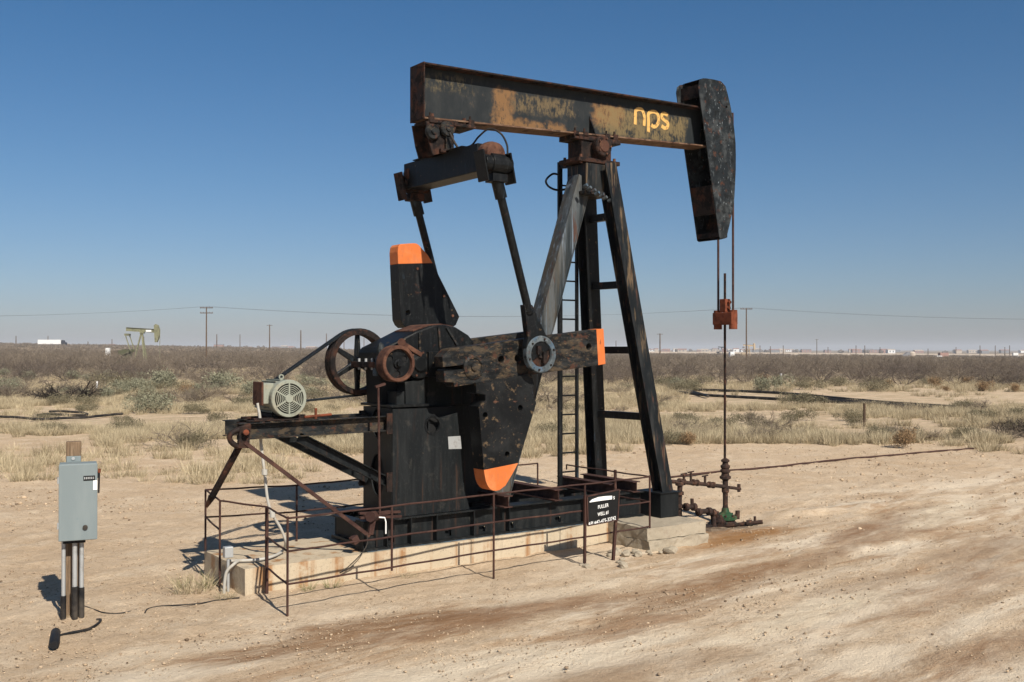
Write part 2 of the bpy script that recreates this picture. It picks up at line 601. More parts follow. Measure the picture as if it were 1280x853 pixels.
# walking beam: an I section closed by a plate at the tail
b = MB()
b.prism([(7.53, zb(7.53) + .02), (13.25, zb(13.25) + .02), (13.25, zt(13.25) - .02), (7.53, zt(7.53) - .02)], VC - .012, VC + .012)
beam = pj('walking_beam', b, M['beam'])
for nm, fz, sg in (('top_flange', zt, -1), ('bottom_flange', zb, 1)):
    b = MB()
    b.prism([(7.516, fz(7.516)), (13.25, fz(13.25)), (13.25, fz(13.25) + sg * .026), (7.516, fz(7.516) + sg * .026)], VC - .19, VC + .19)
    pj(nm, b, M['dark_rust'] if sg < 0 else M['flange_rust'], 0.004, beam)
b = MB()
b.box((7.495, VC - .192, zb(7.5) - .004), (7.514, VC + .192, zt(7.5) + .004))
pj('end_plate', b, M['dark_rust'], 0.003, beam)
for sg in (-1, 1):
    b = MB()
    v = [(10.69, VC + sg * .013, zb(10.69) + .027), (10.69, VC + sg * .165, zb(10.69) + .027), (10.69, VC + sg * .013, zb(10.69) + .34)]
    b.add(v + [(x + .02, y, z) for x, y, z in v], [(0, 1, 2), (5, 4, 3), (0, 3, 4, 1), (1, 4, 5, 2), (2, 5, 3, 0)])
    pj('gusset', b, M['black'], 0, beam)
# clamps and bolts along the lower flange
for u in (7.62, 8.30, 10.28, 10.47, 10.93, 11.1):
    b = MB()
    z = zb(u)
    b.box((u - .05, VC - .20, z - .04), (u + .05, VC - .10, z + .045))
    b.cyl((u, VC - .155, z - .07), (u, VC - .155, z + .1), .018, 6)
    pj('flange_clamp', b, M['dark_rust'], 0.004, beam)


def stroke(mb, pts, w, y0, y1):
    """flat ribbon of width w along (X, Z) points"""
    p = smooth_path([(q[0], 0, q[1]) for q in pts], 5)
    L, R = [], []
    for i in range(len(p)):
        t = (p[min(i + 1, len(p) - 1)] - p[max(i - 1, 0)]).normalized()
        n = Vector((-t.z, 0, t.x)) * (w / 2)
        L.append(p[i] + n)
        R.append(p[i] - n)
    n = len(p)
    vs = []
    for y in (y0, y1):
        vs += [(q.x, y, q.z) for q in L] + [(q.x, y, q.z) for q in R]
    fs = []
    for i in range(n - 1):
        fs.append((i, i + 1, n + i + 1, n + i))
        fs.append((2 * n + i, 2 * n + i + 1, 3 * n + i + 1, 3 * n + i))
        fs.append((i, i + 1, 2 * n + i + 1, 2 * n + i))
        fs.append((n + i, n + i + 1, 3 * n + i + 1, 3 * n + i))
    fs += [(0, n, 3 * n, 2 * n), (n - 1, 2 * n - 1, 4 * n - 1, 3 * n - 1)]
    mb.add(vs, fs)


# the yellow hand painted letters nps
b = MB()
YW = (VC - .0155, VC - .0122)
LW = .062
stroke(b, [(11.689, 6.740), (11.695, 6.929), (11.713, 6.982), (11.778, 7.007), (11.847, 7.001), (11.887, 6.935), (11.896, 6.863), (11.890, 6.742)], LW, *YW)
stroke(b, [(11.989, 6.650), (11.993, 6.822), (11.985, 6.935), (12.026, 6.988), (12.103, 7.009), (12.177, 6.999), (12.226, 6.940), (12.222, 6.852), (12.170, 6.778), (12.103, 6.756), (12.059, 6.782)], LW, *YW)
stroke(b, [(12.444, 6.987), (12.364, 7.012), (12.308, 6.991), (12.308, 6.931), (12.376, 6.895), (12.440, 6.859), (12.436, 6.798), (12.376, 6.763), (12.295, 6.794)], LW, *YW)
pj('lettering', b, M['yellow'], 0, beam)

# horse head: two cheeks, the curved cable track between them, cross plates
CHEEK = [(12.920, 7.499), (12.945, 7.605), (13.007, 7.649), (13.096, 7.674), (13.284, 7.684), (13.483, 7.681), (13.597, 7.615), (13.658, 7.470), (13.719, 7.296), (13.781, 7.080), (13.824, 6.874), (13.853, 6.652), (13.861, 6.442), (13.857, 6.173), (13.841, 5.932), (13.822, 5.691), (13.787, 5.491), (13.701, 5.203), (13.613, 4.950), (13.483, 4.917), (13.441, 4.939)]
b = MB()
arc = CHEEK[3:20]
ar2 = [(u - .03, z) for u, z in arc]
b.prism(arc + ar2[::-1], 12.372, 12.868)
b.box((13.02, 12.372, 7.36), (13.05, 12.868, 7.58))
b.prism([(13.245, 5.85), (13.29, 5.85), (13.39, 5.36), (13.345, 5.36)], 12.372, 12.868)
b.prism([(13.43, 5.045), (13.66, 5.045), (13.66, 4.965), (13.43, 4.965)], 12.372, 12.868)
head = pj('horse_head', b, M['dark_rust'], 0.003)
for y0, y1 in ((12.35, 12.371), (12.869, 12.89)):
    b = MB()
    b.prism(CHEEK, y0, y1, [circle(13.62, 7.25, .022, 8)] if y0 < 12.5 else [])
    pj('cheek_plate', b, M['cheek'], 0.003, head)
b = MB()
b.cyl((13.2, 12.40, 7.52), (13.2, 12.84, 7.52), .10, 14)
pj('hinge_pin', b, M['dark_rust'], 0, head)

# centre bearing between beam and post
b = MB()
b.box((10.24, VC - .2, zb(10.24) - .075), (11.2, VC + .2, zb(10.24) + .0))
b.box((10.40, VC - .17, 6.02), (11.02, VC + .17, 6.33))
b.box((10.28, VC - .25, 5.955), (11.14, VC + .25, 6.02))
b.lathe((10.74, VC - .33, 6.22), (0, 1, 0), [(.0, 0), (.15, 0), (.17, .02), (.17, .1), (.12, .12), (.12, .54), (.17, .56), (.17, .64), (.15, .66), (0, .66)], 20)
sad = pj('saddle_bearing', b, M['dark_rust'], 0.006)
b = MB()
b.lathe((10.74, VC - .345, 6.22), (0, 1, 0), [(0, 0), (.09, 0), (.10, .014), (.10, .03)], 14)
for i in range(5):
    a = i * 2 * PI / 5
    b.cyl((10.74 + .125 * math.cos(a), VC - .35, 6.22 + .125 * math.sin(a)), (10.74 + .125 * math.cos(a), VC - .325, 6.22 + .125 * math.sin(a)), .017, 6)
pj('bearing_cap', b, M['rust'], 0, sad)
for sg in (-1, 1):
    for u in (10.36, 11.06):
        b = MB()
        b.cyl((u, VC + sg * .2, 5.93), (u, VC + sg * .2, 6.07), .025, 6)
        pj('bolt', b, M['rust'], 0, sad)

# samson post
b = MB()
b.box((10.44, 12.38, 5.50), (11.03, 12.86, 5.94))
b.box((10.38, 12.33, 5.44), (10.95, 12.91, 5.50))
post = pj('samson_post', b, M['leg'], 0.01)
NL0, NL1 = Vector((10.83, 12.36, 5.95)), Vector((11.66, 11.93, .72))
FL0, FL1 = Vector((10.83, 12.88, 5.95)), Vector((11.46, 13.30, .72))
RL0, RL1 = Vector((10.52, VC, 5.72)), Vector((8.86, VC, .73))
b = MB()
b.ibeam(NL0, NL1, .225, .235, (1, 0, 0), .016, .012)
pj('leg', b, M['leg'], 0, post)
b = MB()
b.ibeam(FL0, FL1, .225, .25, (1, 0, 0), .016, .012)
pj('leg', b, M['black'], 0, post)
b = MB()
b.ibeam(RL0, RL1, .29, .27, (0, 1, 0), .018, .014)
b.bar(RL0 + Vector((0, -.12, 0)), RL1 + Vector((0, -.12, 0)), .012, .245, (0, 1, 0))
pj('leg', b, M['rear_leg'], 0, post)
for z in (5.13, 4.04, 2.99, 1.92):
    t = (5.95 - z) / 5.23
    p0, p1 = NL0.lerp(NL1, t), FL0.lerp(FL1, t)
    b = MB()
    d = (p1 - p0).normalized() * .1
    b.channel(p0 + d, p1 - d, .115, .10, (-1, 0, 0))
    pj('cross_brace', b, M['black'], 0, post)
b = MB()
b.box((11.455, 11.770, 0.335), (11.85, 12.28, .715))
b.box((11.43, 11.745, .715), (11.875, 12.3, .735))
pj('foot_box', b, M['black_clean'], 0.008, post)
b = MB()
b.box((11.3, 13.05, .335), (11.62, 13.55, .74))
pj('foot_box', b, M['black_clean'], 0.008, post)
for i in range(7):
    b = MB()
    a = i / 6
    p = Vector((10.31 + .5 * a, 12.30 + .02 * math.sin(i * 3), 5.53 - .03 * i))
    b.cyl(p, p + Vector((0.02, -.07, .03)), .028, 7)
    pj('bolt', b, M['grey_ring'], 0, post)

# ladder behind the post, with a hand hoop near the top
b = MB()
LY = 13.22
LX0, LX1 = 10.580, 10.938
b.bar((LX0, LY, .74), (LX0, LY, 6.08), .075, .045, (1, 0, 0))
b.bar((LX1, LY, .74), (LX1, LY, 6.0), .045, .045, (1, 0, 0))
b.bar((LX0, LY, 6.02), (LX0, 12.85, 5.98), .05, .09, (1, 0, 0))
lad = pj('ladder', b, M['black'], 0)
z = .98
while z < 5.9:
    b = MB()
    b.cyl((LX0, LY, z), (LX1, LY, z), .014, 8)
    pj('rung', b, M['black'], 0, lad)
    z += .315
b = MB()
hp = [(LX0, LY, 5.87), (LX0 - .2, LY - .06, 5.86), (LX0 - .33, LY - .05, 5.74), (LX0 - .24, LY - .04, 5.64), (LX0, LY - .03, 5.62), (LX0 + .3, LY - .2, 5.72)]
b.tube(smooth_path(hp), .018, 8)
pj('hand_hoop', b, M['black'], 0, lad)

# tail bearing under the beam, carrying the equalizer
b = MB()
b.box((7.58, VC - .22, zb(7.6) - .05), (8.36, VC + .22, zb(7.6) - .003))
for y in (VC - .20, VC + .17):
    b.prism([(7.522, 6.218), (8.071, 6.290), (8.003, 6.120), (7.942, 6.032), (7.942, 5.838), (7.640, 5.747), (7.581, 5.921)], y, y + .03)
b.box((7.78, VC - .13, 5.80), (8.04, VC + .13, 6.1))
b.box((7.74, VC - .26, 5.80), (8.28, VC + .26, 5.85))
tb = pj('tail_bearing', b, M['dark_rust'], 0.005)
b = MB()
for q in [(7.610, 6.071), (7.856, 6.141)]:
    b.lathe((q[0], VC - .27, q[1]), (0, 1, 0), [(0, -.02), (.04, -.02), (.04, 0), (.1, 0), (.115, .02), (.115, .05), (.1, .06), (0, .068)], 18)
b.box((7.828, 12.370, 5.840), (7.915, 12.410, 6.030))
pj('cross_shaft', b, M['black_worn'], 0.004, tb)
b = MB()
b.tube(smooth_path([(7.845, 12.300, 6.069), (7.899, 12.280, 5.959), (7.967, 12.260, 5.850)]), .018, 6)
pj('grease_line', b, M['rubber'], 0, tb)
for sx in (7.66, 8.2):
    b = MB()
    b.cyl((sx, VC - .15, zb(7.6) - .06), (sx, VC - .15, zb(7.6) + .09), .028, 6)
    pj('bolt', b, M['rust'], 0, tb)

# equalizer with a pin bracket at each end
b = MB()
b.box((7.86, 11.62, 5.43), (8.18, 13.62, 5.82))
b.box((7.82, 11.95, 5.818), (8.22, 13.3, 5.834))
eq = pj('equalizer', b, M['black'], 0.01)
PY = (11.44, 13.62)
for i, y in enumerate(PY):
    b = MB()
    for x in (7.80, 8.25):
        b.prism([(x + .03, 5.27), (x + .055, 5.27), (x - .03, 5.68), (x - .055, 5.68)], y - .12, y + .12)
    b.lathe((7.82, y, 5.52), (1, 0, 0), [(0, 0), (.12, 0), (.12, .10), (.145, .11), (.145, .33), (.12, .34), (.12, .44), (0, .44)], 18)
    b.box((7.93, y - .10, 5.27), (8.17, y + .10, 5.38))
    br = pj('pin_bracket', b, M['dark_rust'] if i else M['black'], 0.006, eq)
    b = MB()
    b.lathe((8.02, y + (.16 if i == 0 else -.16), 5.66), (0, -1 if i == 0 else 1, 0), [(.0, .0), (.18, 0), (.18, .1), (.15, .2), (0, .21)], 18)
    pj('bearing_housing', b, M['rust'], 0.005, eq)
b = MB()
b.tube(smooth_path([(8.0, 12.3, 5.85), (8.0, 11.98, 5.86), (8.0, 11.8, 5.95), (8.04, 11.6, 6.03), (8.12, 11.44, 5.95), (8.18, 11.38, 5.8), (8.18, 11.36, 5.66)]), .014, 6)
pj('grease_hose', b, M['rubber'], 0, eq)

# pitman arms with the wrist bearings on the crank pins
PIN = (8.865, 2.93)
for i, y in enumerate(PY):
    top = Vector((8.05, y, 5.33))
    bot = Vector((PIN[0] - .06, 11.56 if i == 0 else 13.76, PIN[1] + .22))
    d = (bot - top).normalized()
    b = MB()
    b.tube([top, top + d * .28], .085, 14)
    b.tube([top + d * .28, bot - d * .42], .058, 14)
    b.tube([bot - d * .42, bot - d * .38], .075 if i == 0 else .059, 14)
    pit = pj('pitman_arm', b, M['black'], 0)
    yy = 11.5 if i == 0 else 13.82
    s = 1 if i == 0 else -1
    b = MB()
    p0 = bot - d * .44
    # tapering neck that spreads into the ring of the bearing
    b.prism([(p0.x - .085, p0.z + .06), (p0.x + .06, p0.z + .06), (PIN[0] + .13, PIN[1] + .22), (PIN[0] + .2, PIN[1] + .1), (PIN[0] - .2, PIN[1] - .12), (PIN[0] - .255, PIN[1] + .1), (PIN[0] - .22, PIN[1] + .24)] if i == 0 else [(p0.x - .06, p0.z), (p0.x + .06, p0.z), (PIN[0] + .06, PIN[1] + .1), (PIN[0] - .1, PIN[1] + .1)], yy + s * .01, yy + s * .12)
    nk = pj('bearing_neck', b, M['black'], 0.01, pit)
    b = MB()
    b.lathe((PIN[0], yy - s * .01, PIN[1]), (0, s, 0), [(.175, .03), (.185, 0), (.255, 0), (.265, .015), (.265, .09), (.1, .09)] if i == 0 else [(0, 0), (.18, 0), (.19, .015), (.19, .3), (.1, .3)], 36)
    w = pj('wrist_bearing', b, M['grey_ring'] if i == 0 else M['black'], 0.004, pit)
    b = MB()
    b.lathe((PIN[0], yy + s * .0, PIN[1]), (0, s, 0), [(0, .02), (.05, .0), (.07, .03), (.11, .035), (.19, .04)], 22)
    b.box((PIN[0] - .08, yy - s * .03, PIN[1] + .0), (PIN[0] - .02, yy + s * .02, PIN[1] + .12))
    b.box((PIN[0] + .02, yy - s * .03, PIN[1] - .12), (PIN[0] + .08, yy + s * .02, PIN[1] + .04))
    pj('crank_pin', b, M['dark_rust'], 0, pit)
    for k in range(6 if i == 0 else 0):
        b = MB()
        a = k * PI / 3 + .3
        q = (PIN[0] + .222 * math.cos(a), PIN[1] + .222 * math.sin(a))
        b.cyl((q[0], yy - s * .028, q[1]), (q[0], yy + s * .0, q[1]), .014, 6)
        pj('cap_bolt', b, M['dark_rust'], 0, pit)

# cranks: slotted at the shaft end, striped orange at the tip
CRANK = [(7.379, 2.903), (7.507, 3.011), (8.720, 3.148), (10.105, 3.301), (10.143, 2.762), (8.992, 2.649), (8.343, 2.574), (7.571, 2.490), (7.558, 2.553), (7.417, 2.558), (7.405, 2.709), (7.753, 2.733), (7.753, 2.792), (7.392, 2.763)]
CTIP = [(10.105, 3.301), (10.247, 3.314), (10.286, 2.780), (10.143, 2.762)]
SHAFT = (7.884, 2.758)
HOLES = [circle(q[0], q[1], .052, 12) for q in [(8.350, 2.860), (8.635, 2.875), (9.954, 3.042)]]
for i in (0, 1):
    y0, y1 = (11.75, 11.97) if i == 0 else (13.27, 13.49)
    b = MB()
    b.prism(CRANK, y0, y1, HOLES)
    b.m = 1
    b.prism(CTIP, y0 + .0015, y1 - .0015)
    cr = pj('crank', b, [M['black_worn'], M['orange']], 0.006)
    b = MB()
    s = 1 if i == 0 else -1
    yy = y0 if i == 0 else y1
    b.lathe((SHAFT[0], yy + s * .02, SHAFT[1]), (0, -s, 0), [(.17, 0), (.17, .035), (.14, .05), (.12, .05), (.12, .035), (.05, .035), (.05, .06), (0, .06)], 22)
    pj('hub_cap', b, M['black_worn'], 0, cr)

# counterweights, one hanging below the near crank and one standing on the far one
CW = [(7.887, 2.539), (7.898, 2.401), (8.049, 2.377), (8.049, 2.293), (7.936, 2.215), (8.023, 1.340), (8.612, 1.398), (8.933, 2.236), (8.839, 2.421), (8.893, 2.505), (8.839, 2.647)]
CWT = [(8.023, 1.340), (8.037, 1.268), (8.054, 1.189), (8.086, 1.120), (8.124, 1.073), (8.171, 1.045), (8.232, 1.037), (8.290, 1.043), (8.390, 1.098), (8.501, 1.240), (8.612, 1.398)]
FW = [(7.577, 4.265), (8.175, 4.307), (8.418, 3.903), (8.658, 3.505), (8.593, 3.375), (8.520, 3.331), (7.716, 3.321), (7.662, 3.362), (7.621, 3.438)]
FWT = [(7.569, 4.442), (7.580, 4.522), (7.614, 4.561), (7.840, 4.589), (7.895, 4.585), (7.937, 4.564), (8.086, 4.426), (8.175, 4.307), (7.577, 4.265)]
b = MB()
hl = [circle(q[0], q[1], .042, 12) for q in [(8.044, 2.095), (8.647, 2.174), (8.417, 1.532)]]
b.prism(CW, 11.70, 11.96, hl)
b.m = 1
b.prism(CWT, 11.701, 11.959)
pj('counterweight', b, [M['black_spot'], M['orange']], 0.018)
b = MB()
b.prism(FW, 13.29, 13.55, [circle(q[0], q[1], .042, 12) for q in [(7.744, 3.547)]])
b.m = 1
b.prism(FWT, 13.291, 13.549)
cw2 = pj('counterweight', b, [M['black'], M['orange']], 0.022)
for q in [(7.903, 4.209), (8.369, 3.816), (8.528, 3.515)]:
    b = MB()
    b.cyl((q[0], 13.275, q[1]), (q[0], 13.3, q[1]), .022, 8)
    pj('bolt', b, M['rust'], 0, cw2)

# gear reducer
b = MB()
GTOP = [(6.744, 2.827), (6.744, 2.978), (6.793, 3.027), (7.029, 3.131), (7.308, 3.260), (7.541, 3.335), (7.739, 3.351), (7.940, 3.318), (8.157, 3.206), (8.254, 3.103), (8.282, 2.793)]
b.prism(GTOP, 12.28, 12.96)
gear = pj('gear_reducer', b, M['black'], 0.03)
b = MB()
b.prism([(6.663, 2.828), (8.255, 2.897), (8.255, 2.828), (6.663, 2.753)], 12.22, 13.02)
pj('split_flange', b, M['dark_rust'], 0.004, gear)
b = MB()
b.prism([(6.841, 2.756), (8.254, 2.822), (8.254, 2.275), (8.047, 2.144), (7.423, 2.165), (6.866, 2.228)], 12.52, 12.94)
pj('lower_case', b, M['dark_and_shade'], 0.02, gear)  # near-black: shade under the upper housing put into the colour
b = MB()
b.prism([(7.103, 2.550), (7.410, 2.588), (7.423, 2.243), (7.116, 2.220)], 12.27, 12.5)
b.prism([(6.953, 2.421), (7.078, 2.429), (7.078, 2.232), (6.953, 2.225)], 12.24, 12.5)
pj('side_bracket', b, M['black_clean'], 0.006, gear)
for u, y in ((6.73, 12.36), (6.73, 12.52), (6.73, 12.7), (6.73, 12.9), (7.45, 12.24), (7.62, 12.24), (7.8, 12.24), (7.98, 12.24), (8.15, 12.24)):
    b = MB()
    b.cyl((u, y, 2.72), (u, y, 2.875), .02, 6)
    pj('flange_bolt', b, M['galv'] if u < 7 else M['black_worn'], 0, gear)
b = MB()
b.lathe((6.712, 12.400, 2.641), (0, 0, 1), [(.03, 0), (.035, .03), (.03, .16), (.0, .17)], 10)
pj('drain_plug', b, M['grey_ring'], 0, gear)
b = MB()
b.lathe((6.710, 12.240, 2.903), (0, 0, 1), [(.05, 0), (.055, .1), (.04, .16), (.0, .2)], 12)
pj('breather', b, M['cheek'], 0, gear)
b = MB()
cv = [(7.282, 3.265), (7.541, 3.349), (7.739, 3.365), (7.940, 3.334)]
b.prism(cv + [(u, z - .022) for u, z in cv[::-1]], 12.36, 12.88)
pj('inspection_cover', b, M['rust'], 0.004, gear)
for p0, p1 in [((7.640, 12.270, 3.314), (7.679, 12.270, 2.888)), ((7.772, 12.270, 3.316), (8.041, 12.270, 2.932)), ((7.328, 12.270, 3.232), (7.341, 12.270, 2.867))]:
    b = MB()
    b.bar(p0, p1, .03, .03, (0, 1, 0))
    pj('rib', b, M['black_worn'], 0, gear)
b = MB()
b.bar((6.996, 12.200, 3.098), (7.324, 12.200, 2.923), .03, .06, (0, 1, 0))
b.cyl((7.008, 12.200, 3.098), (6.980, 12.150, 3.098), .055, 10)
pj('lifting_link', b, M['rust'], 0.004, gear)
b = MB()
b.cyl((SHAFT[0], 11.98, SHAFT[1]), (SHAFT[0], 13.26, SHAFT[1]), .11, 18)
b.lathe((SHAFT[0], 12.27, SHAFT[1]), (0, -1, 0), [(.28, 0), (.28, .05), (.2, .08), (.2, .1)], 24)
pj('slow_shaft', b, M['black'], 0, gear)
b = MB()
b.lathe((6.83, 12.27, 2.81), (0, -1, 0), [(.2, 0), (.19, .1), (.11, .12), (.11, .2)], 20)
b.lathe((7.30, 12.27, 2.80), (0, -1, 0), [(.2, 0), (.2, .05), (.1, .07), (.1, .1), (0, .1)], 20)
b.box((7.42, 12.16, 2.62), (7.62, 12.28, 2.97))
pj('bearing_cover', b, M['black'], 0.006, gear)
for k in range(6):
    a = k * PI / 3 + .2
    b = MB()
    b.cyl((7.30 + .165 * math.cos(a), 12.225, 2.80 + .165 * math.sin(a)), (7.30 + .165 * math.cos(a), 12.2, 2.80 + .165 * math.sin(a)), .016, 6)
    pj('bolt', b, M['rust'], 0, gear)
b = MB()
b.box((7.512, 11.900, 2.552), (7.78, 12.1, 2.73))
pj('crank_clamp', b, M['grey_ring'], 0.01)

# brake drum on the near end of the fast shaft
b = MB()
b.lathe((6.83, 12.12, 2.81), (0, -1, 0), [(.0, .0), (.19, .0), (.245, -.02), (.245, .16), (.235, .17), (.2, .17), (.19, .1), (.0, .1)], 36)
drum = pj('brake_drum', b, M['rust'], 0)
b = MB()
n = 3
pl = circle(6.83, 2.81, .195, 28)
b.prism(pl, 12.0, 12.019, [circle(6.83 + .13 * math.cos(a), 2.81 + .13 * math.sin(a), .042, 10) for a in (PI / 2 + 1.0, PI / 2 - 1.0, -PI / 2)])
b.lathe((6.83, 12.0, 2.81), (0, -1, 0), [(.07, 0), (.06, .03), (.035, .035), (.035, .07), (0, .07)], 12)
pj('drum_web', b, M['black'], 0, drum)
b = MB()
b.cyl((6.83, 12.0192, 2.81), (6.83, 12.0198, 2.81), .19, 24)
pj('hole_shade', b, M['dark_and_shade'], 0, drum)  # added disc that paints the drum holes dark

# large belt sheave behind the gearbox
SX, SY, SZ, SR = 6.82, 13.13, 2.82, .465
b = MB()
b.lathe((SX, SY - .1, SZ), (0, 1, 0), [(SR - .075, 0), (SR - .01, 0), (SR, .01), (SR, .05), (SR - .025, .06), (SR, .07), (SR, .12), (SR - .025, .13), (SR, .14), (SR, .19), (SR - .01, .2), (SR - .075, .2), (SR - .075, 0)], 48)
shv = pj('belt_sheave', b, M['dark_rust'], 0)
b = MB()
b.lathe((SX, SY - .14, SZ), (0, 1, 0), [(0, 0), (.085, 0), (.085, .28), (0, .28)], 18)
pj('hub', b, M['black'], 0, shv)
for i in range(6):
    a = PI / 2 + i * PI / 3
    b = MB()
    b.bar((SX + .07 * math.cos(a), SY, SZ + .07 * math.sin(a)), (SX + (SR - .06) * math.cos(a), SY, SZ + (SR - .06) * math.sin(a)), .07, .085, (0, 1, 0), .05, .06)
    pj('spoke', b, M['black'], 0.01, shv)

# drive belts round the motor pulley and the sheave
MX, MZ, MR = 5.46, 2.37, .115
dx, dz = SX - MX, SZ - MZ
L = math.hypot(dx, dz)
al = math.asin((SR + .005 - MR) / L)
th = math.atan2(dz, dx)
for k, yb in enumerate((SY - .045, SY + .045)):
    b = MB()
    pts = []
    for i in range(13):
        a = th + PI / 2 + al + i * (PI - 2 * al) / 12
        pts.append((MX + MR * math.cos(a), yb, MZ + MR * math.sin(a)))
    for i in range(25):
        a = th - PI / 2 - al + i * (PI + 2 * al) / 24
        pts.append((SX + (SR + .005) * math.cos(a), yb, SZ + (SR + .005) * math.sin(a)))
    n = len(pts)
    for i in range(n):
        b.bar(pts[i], pts[(i + 1) % n], .045, .022, (0, 1, 0))
    pj('drive_belt', b, M['black_clean'], 0)

# pedestal under the gearbox
b = MB()
PED = [(6.872, 2.200), (7.414, 2.187), (7.440, 2.125), (7.609, 2.046), (7.915, 2.108), (8.023, 1.015), (8.132, 0.722), (6.872, 0.712)]
hole = (7.505, 1.951)
b.prism(PED, 12.2, 12.225, [circle(hole[0], hole[1], .105, 20)])
ped = pj('pedestal', b, M['black_clean'], 0.004)
b = MB()
b.prism(PED, 13.02, 13.045)
pj('rear_panel', b, M['black_clean'], 0.004, ped)
b = MB()
b.box((6.93, 12.3, .74), (7.98, 12.96, 2.19))
pj('shade_filler', b, M['dark_and_shade'], 0, ped)  # added filler box, near-black so the open hole reads as shaded
b = MB()
b.box((7.95, 12.62, .74), (8.92, 12.98, 2.42))
b.box((7.6, 12.5, 2.2), (8.6, 12.95, 2.6))
pj('lower_housing', b, M['black_clean'], 0.01, ped)
b = MB()
prof = [(12.226, .73), (13.019, .73), (13.019, 2.2), (12.226, 2.2)]
oval = [(12.62 + .16 * math.cos(2 * PI * i / 24), 1.98 + .2 * math.sin(2 * PI * i / 24)) for i in range(24)]
oval2 = [(12.62 + .19 * math.cos(2 * PI * i / 24), 1.27 + .29 * math.sin(2 * PI * i / 24)) for i in range(24)]
t = MB()
t.prism(prof, 0, .022, [oval, oval2])
b.add([(6.868 + y, x, z) for x, y, z in t.v], t.f)
pj('end_panel', b, M['black_clean'], 0, ped)
b = MB()
b.box((8.02, 12.226, .73), (8.045, 13.019, 1.1))
b.box((7.45, 12.226, .75), (7.47, 13.019, 2.0))
pj('inner_web', b, M['black_clean'], 0, ped)
b = MB()
b.box((6.84, 12.17, 2.215), (7.43, 13.07, 2.25))
b.box((6.95, 12.55, 2.25), (7.36, 12.96, 2.46))
pj('top_plate', b, M['black'], 0.004, ped)
b = MB()
b.prism([(7.752, 1.778), (7.959, 1.778), (7.979, 1.596), (7.765, 1.603)], 12.194, 12.199)
pj('name_plate', b, M['galv'], 0, ped)
b = MB()
b.cyl((hole[0], 12.201, hole[1]), (hole[0], 12.19, hole[1]), .13, 20)
b2 = MB()
b2.prism(circle(hole[0], hole[1], .135, 20), 12.188, 12.1995, [circle(hole[0], hole[1], .106, 20)])
pj('hole_rim', b2, M['black'], 0, ped)
b = MB()
b.box((6.76, 12.16, .70), (8.22, 12.2, .728))
pj('foot_flange', b, M['galv'], 0, ped)

# skid: two long I beams with stiffeners, joined by cross beams
for nm, y0, u0, u1 in (('near', 12.13, 6.40, 11.46), ('far', 13.10, 6.52, 11.3)):
    b = MB()
    for z0, z1 in ((.332, .354), (.706, .728)):
        b.box((u0, y0, z0), (u1, y0 + .24, z1))
    hol = []
    if nm == 'near':
        for u in (6.86, 7.78, 8.36, 8.86, 9.75):
            hol.append([(u - .055, .38), (u + .055, .38), (u + .055, .46), (u - .055, .46)])
    b.prism([(u0, .354), (u1, .354), (u1, .706), (u0, .706)], y0 + .105, y0 + .12, hol)
    for u in ((6.86, 7.78, 8.36, 8.86, 9.75) if nm == 'near' else ()):
        b.box((u - .08, y0 + .17, .356), (u + .08, y0 + .18, .5))  # backing plates added so the notches look dark, not see-through
    sk = pj('skid_beam', b, M['black_clean'], 0)
    for u in (6.75, 7.12, 7.53, 8.15, 8.77, 10.2):
        b = MB()
        b.box((u, y0 + .004, .355), (u + .014, y0 + .104, .705))
        pj('stiffener', b, M['black_clean'], 0, sk)
    if nm == 'near':
        b = MB()
        b.box((6.45, y0 - .012, .322), (11.4, y0 + .06, .331))
        pj('shim_plate', b, M['grey_ring'], 0, sk)
b = MB()
b.box((6.40, 12.15, .36), (6.412, 12.36, .70))
pj('skid_end_plate', b, M['black_clean'], 0)
for u in (8.62, 9.62, 10.7, 11.2):
    b = MB()
    b.ibeam((u, 12.05 if u != 8.62 else 11.95, .82), (u, 13.36, .82), .17, .15, (1, 0, 0), .014, .01)
    pj('cross_beam', b, M['rust_pipe'], 0)
b = MB()
b.ibeam((6.48, 12.38, .55), (6.48, 13.09, .55), .3, .16, (1, 0, 0))
pj('end_cross_beam', b, M['black_clean'], 0)

# rails that carry the motor, their struts and the loose stand legs
for i, (y, sd) in enumerate(((12.27, 1), (12.93, -1))):
    b = MB()
    b.channel((4.736 if i == 0 else 4.799, y, 1.985), (6.866, y, 2.0), .205, .10, (0, sd, 0))
    for k in range(9):
        b.box((5.0 + k * .13, y - sd * .05, 2.089), (5.06 + k * .13, y + sd * .02, 2.101))
    pj('motor_rail', b, M['black_worn'], 0)
    for z0, z1 in ((1.86, 2.14), (1.08, 1.34)):
        b = MB()
        b.box((6.78, y - sd * .075, z0), (6.866, y - sd * .052, z1))
        pj('rail_bracket', b, M['dark_rust'], 0)
    b = MB()
    b.channel((5.55, y, 1.87), (6.866, y, 1.19), .13, .09, (0, sd, 0))
    pj('rail_strut', b, M['black_clean'], 0)
for u in (4.95, 5.55, 6.4):
    b = MB()
    b.box((u, 12.31, 1.9), (u + .06, 12.89, 2.06))
    pj('rail_spacer', b, M['dark_rust'], 0)
b = MB()
b.tube(smooth_path([(4.843, 12.150, 2.064), (4.670, 12.150, 2.012), (4.589, 12.150, 1.958), (4.599, 12.150, 1.879), (4.690, 12.150, 1.816), (4.751, 12.150, 1.861)]), .034, 10)
b.cyl((4.808, 12.190, 1.984), (4.756, 12.060, 1.995), .048, 12)
b.bar((4.768, 12.140, 2.048), (4.747, 12.140, 1.794), .05, .14, (0, 1, 0))
hg = pj('hinge_bracket', b, M['dark_rust'], 0)
b = MB()
b.cyl((4.756, 12.060, 1.990), (4.741, 12.020, 1.993), .036, 8)
pj('hinge_pin', b, M['rust_red'], 0, hg)
b = MB()
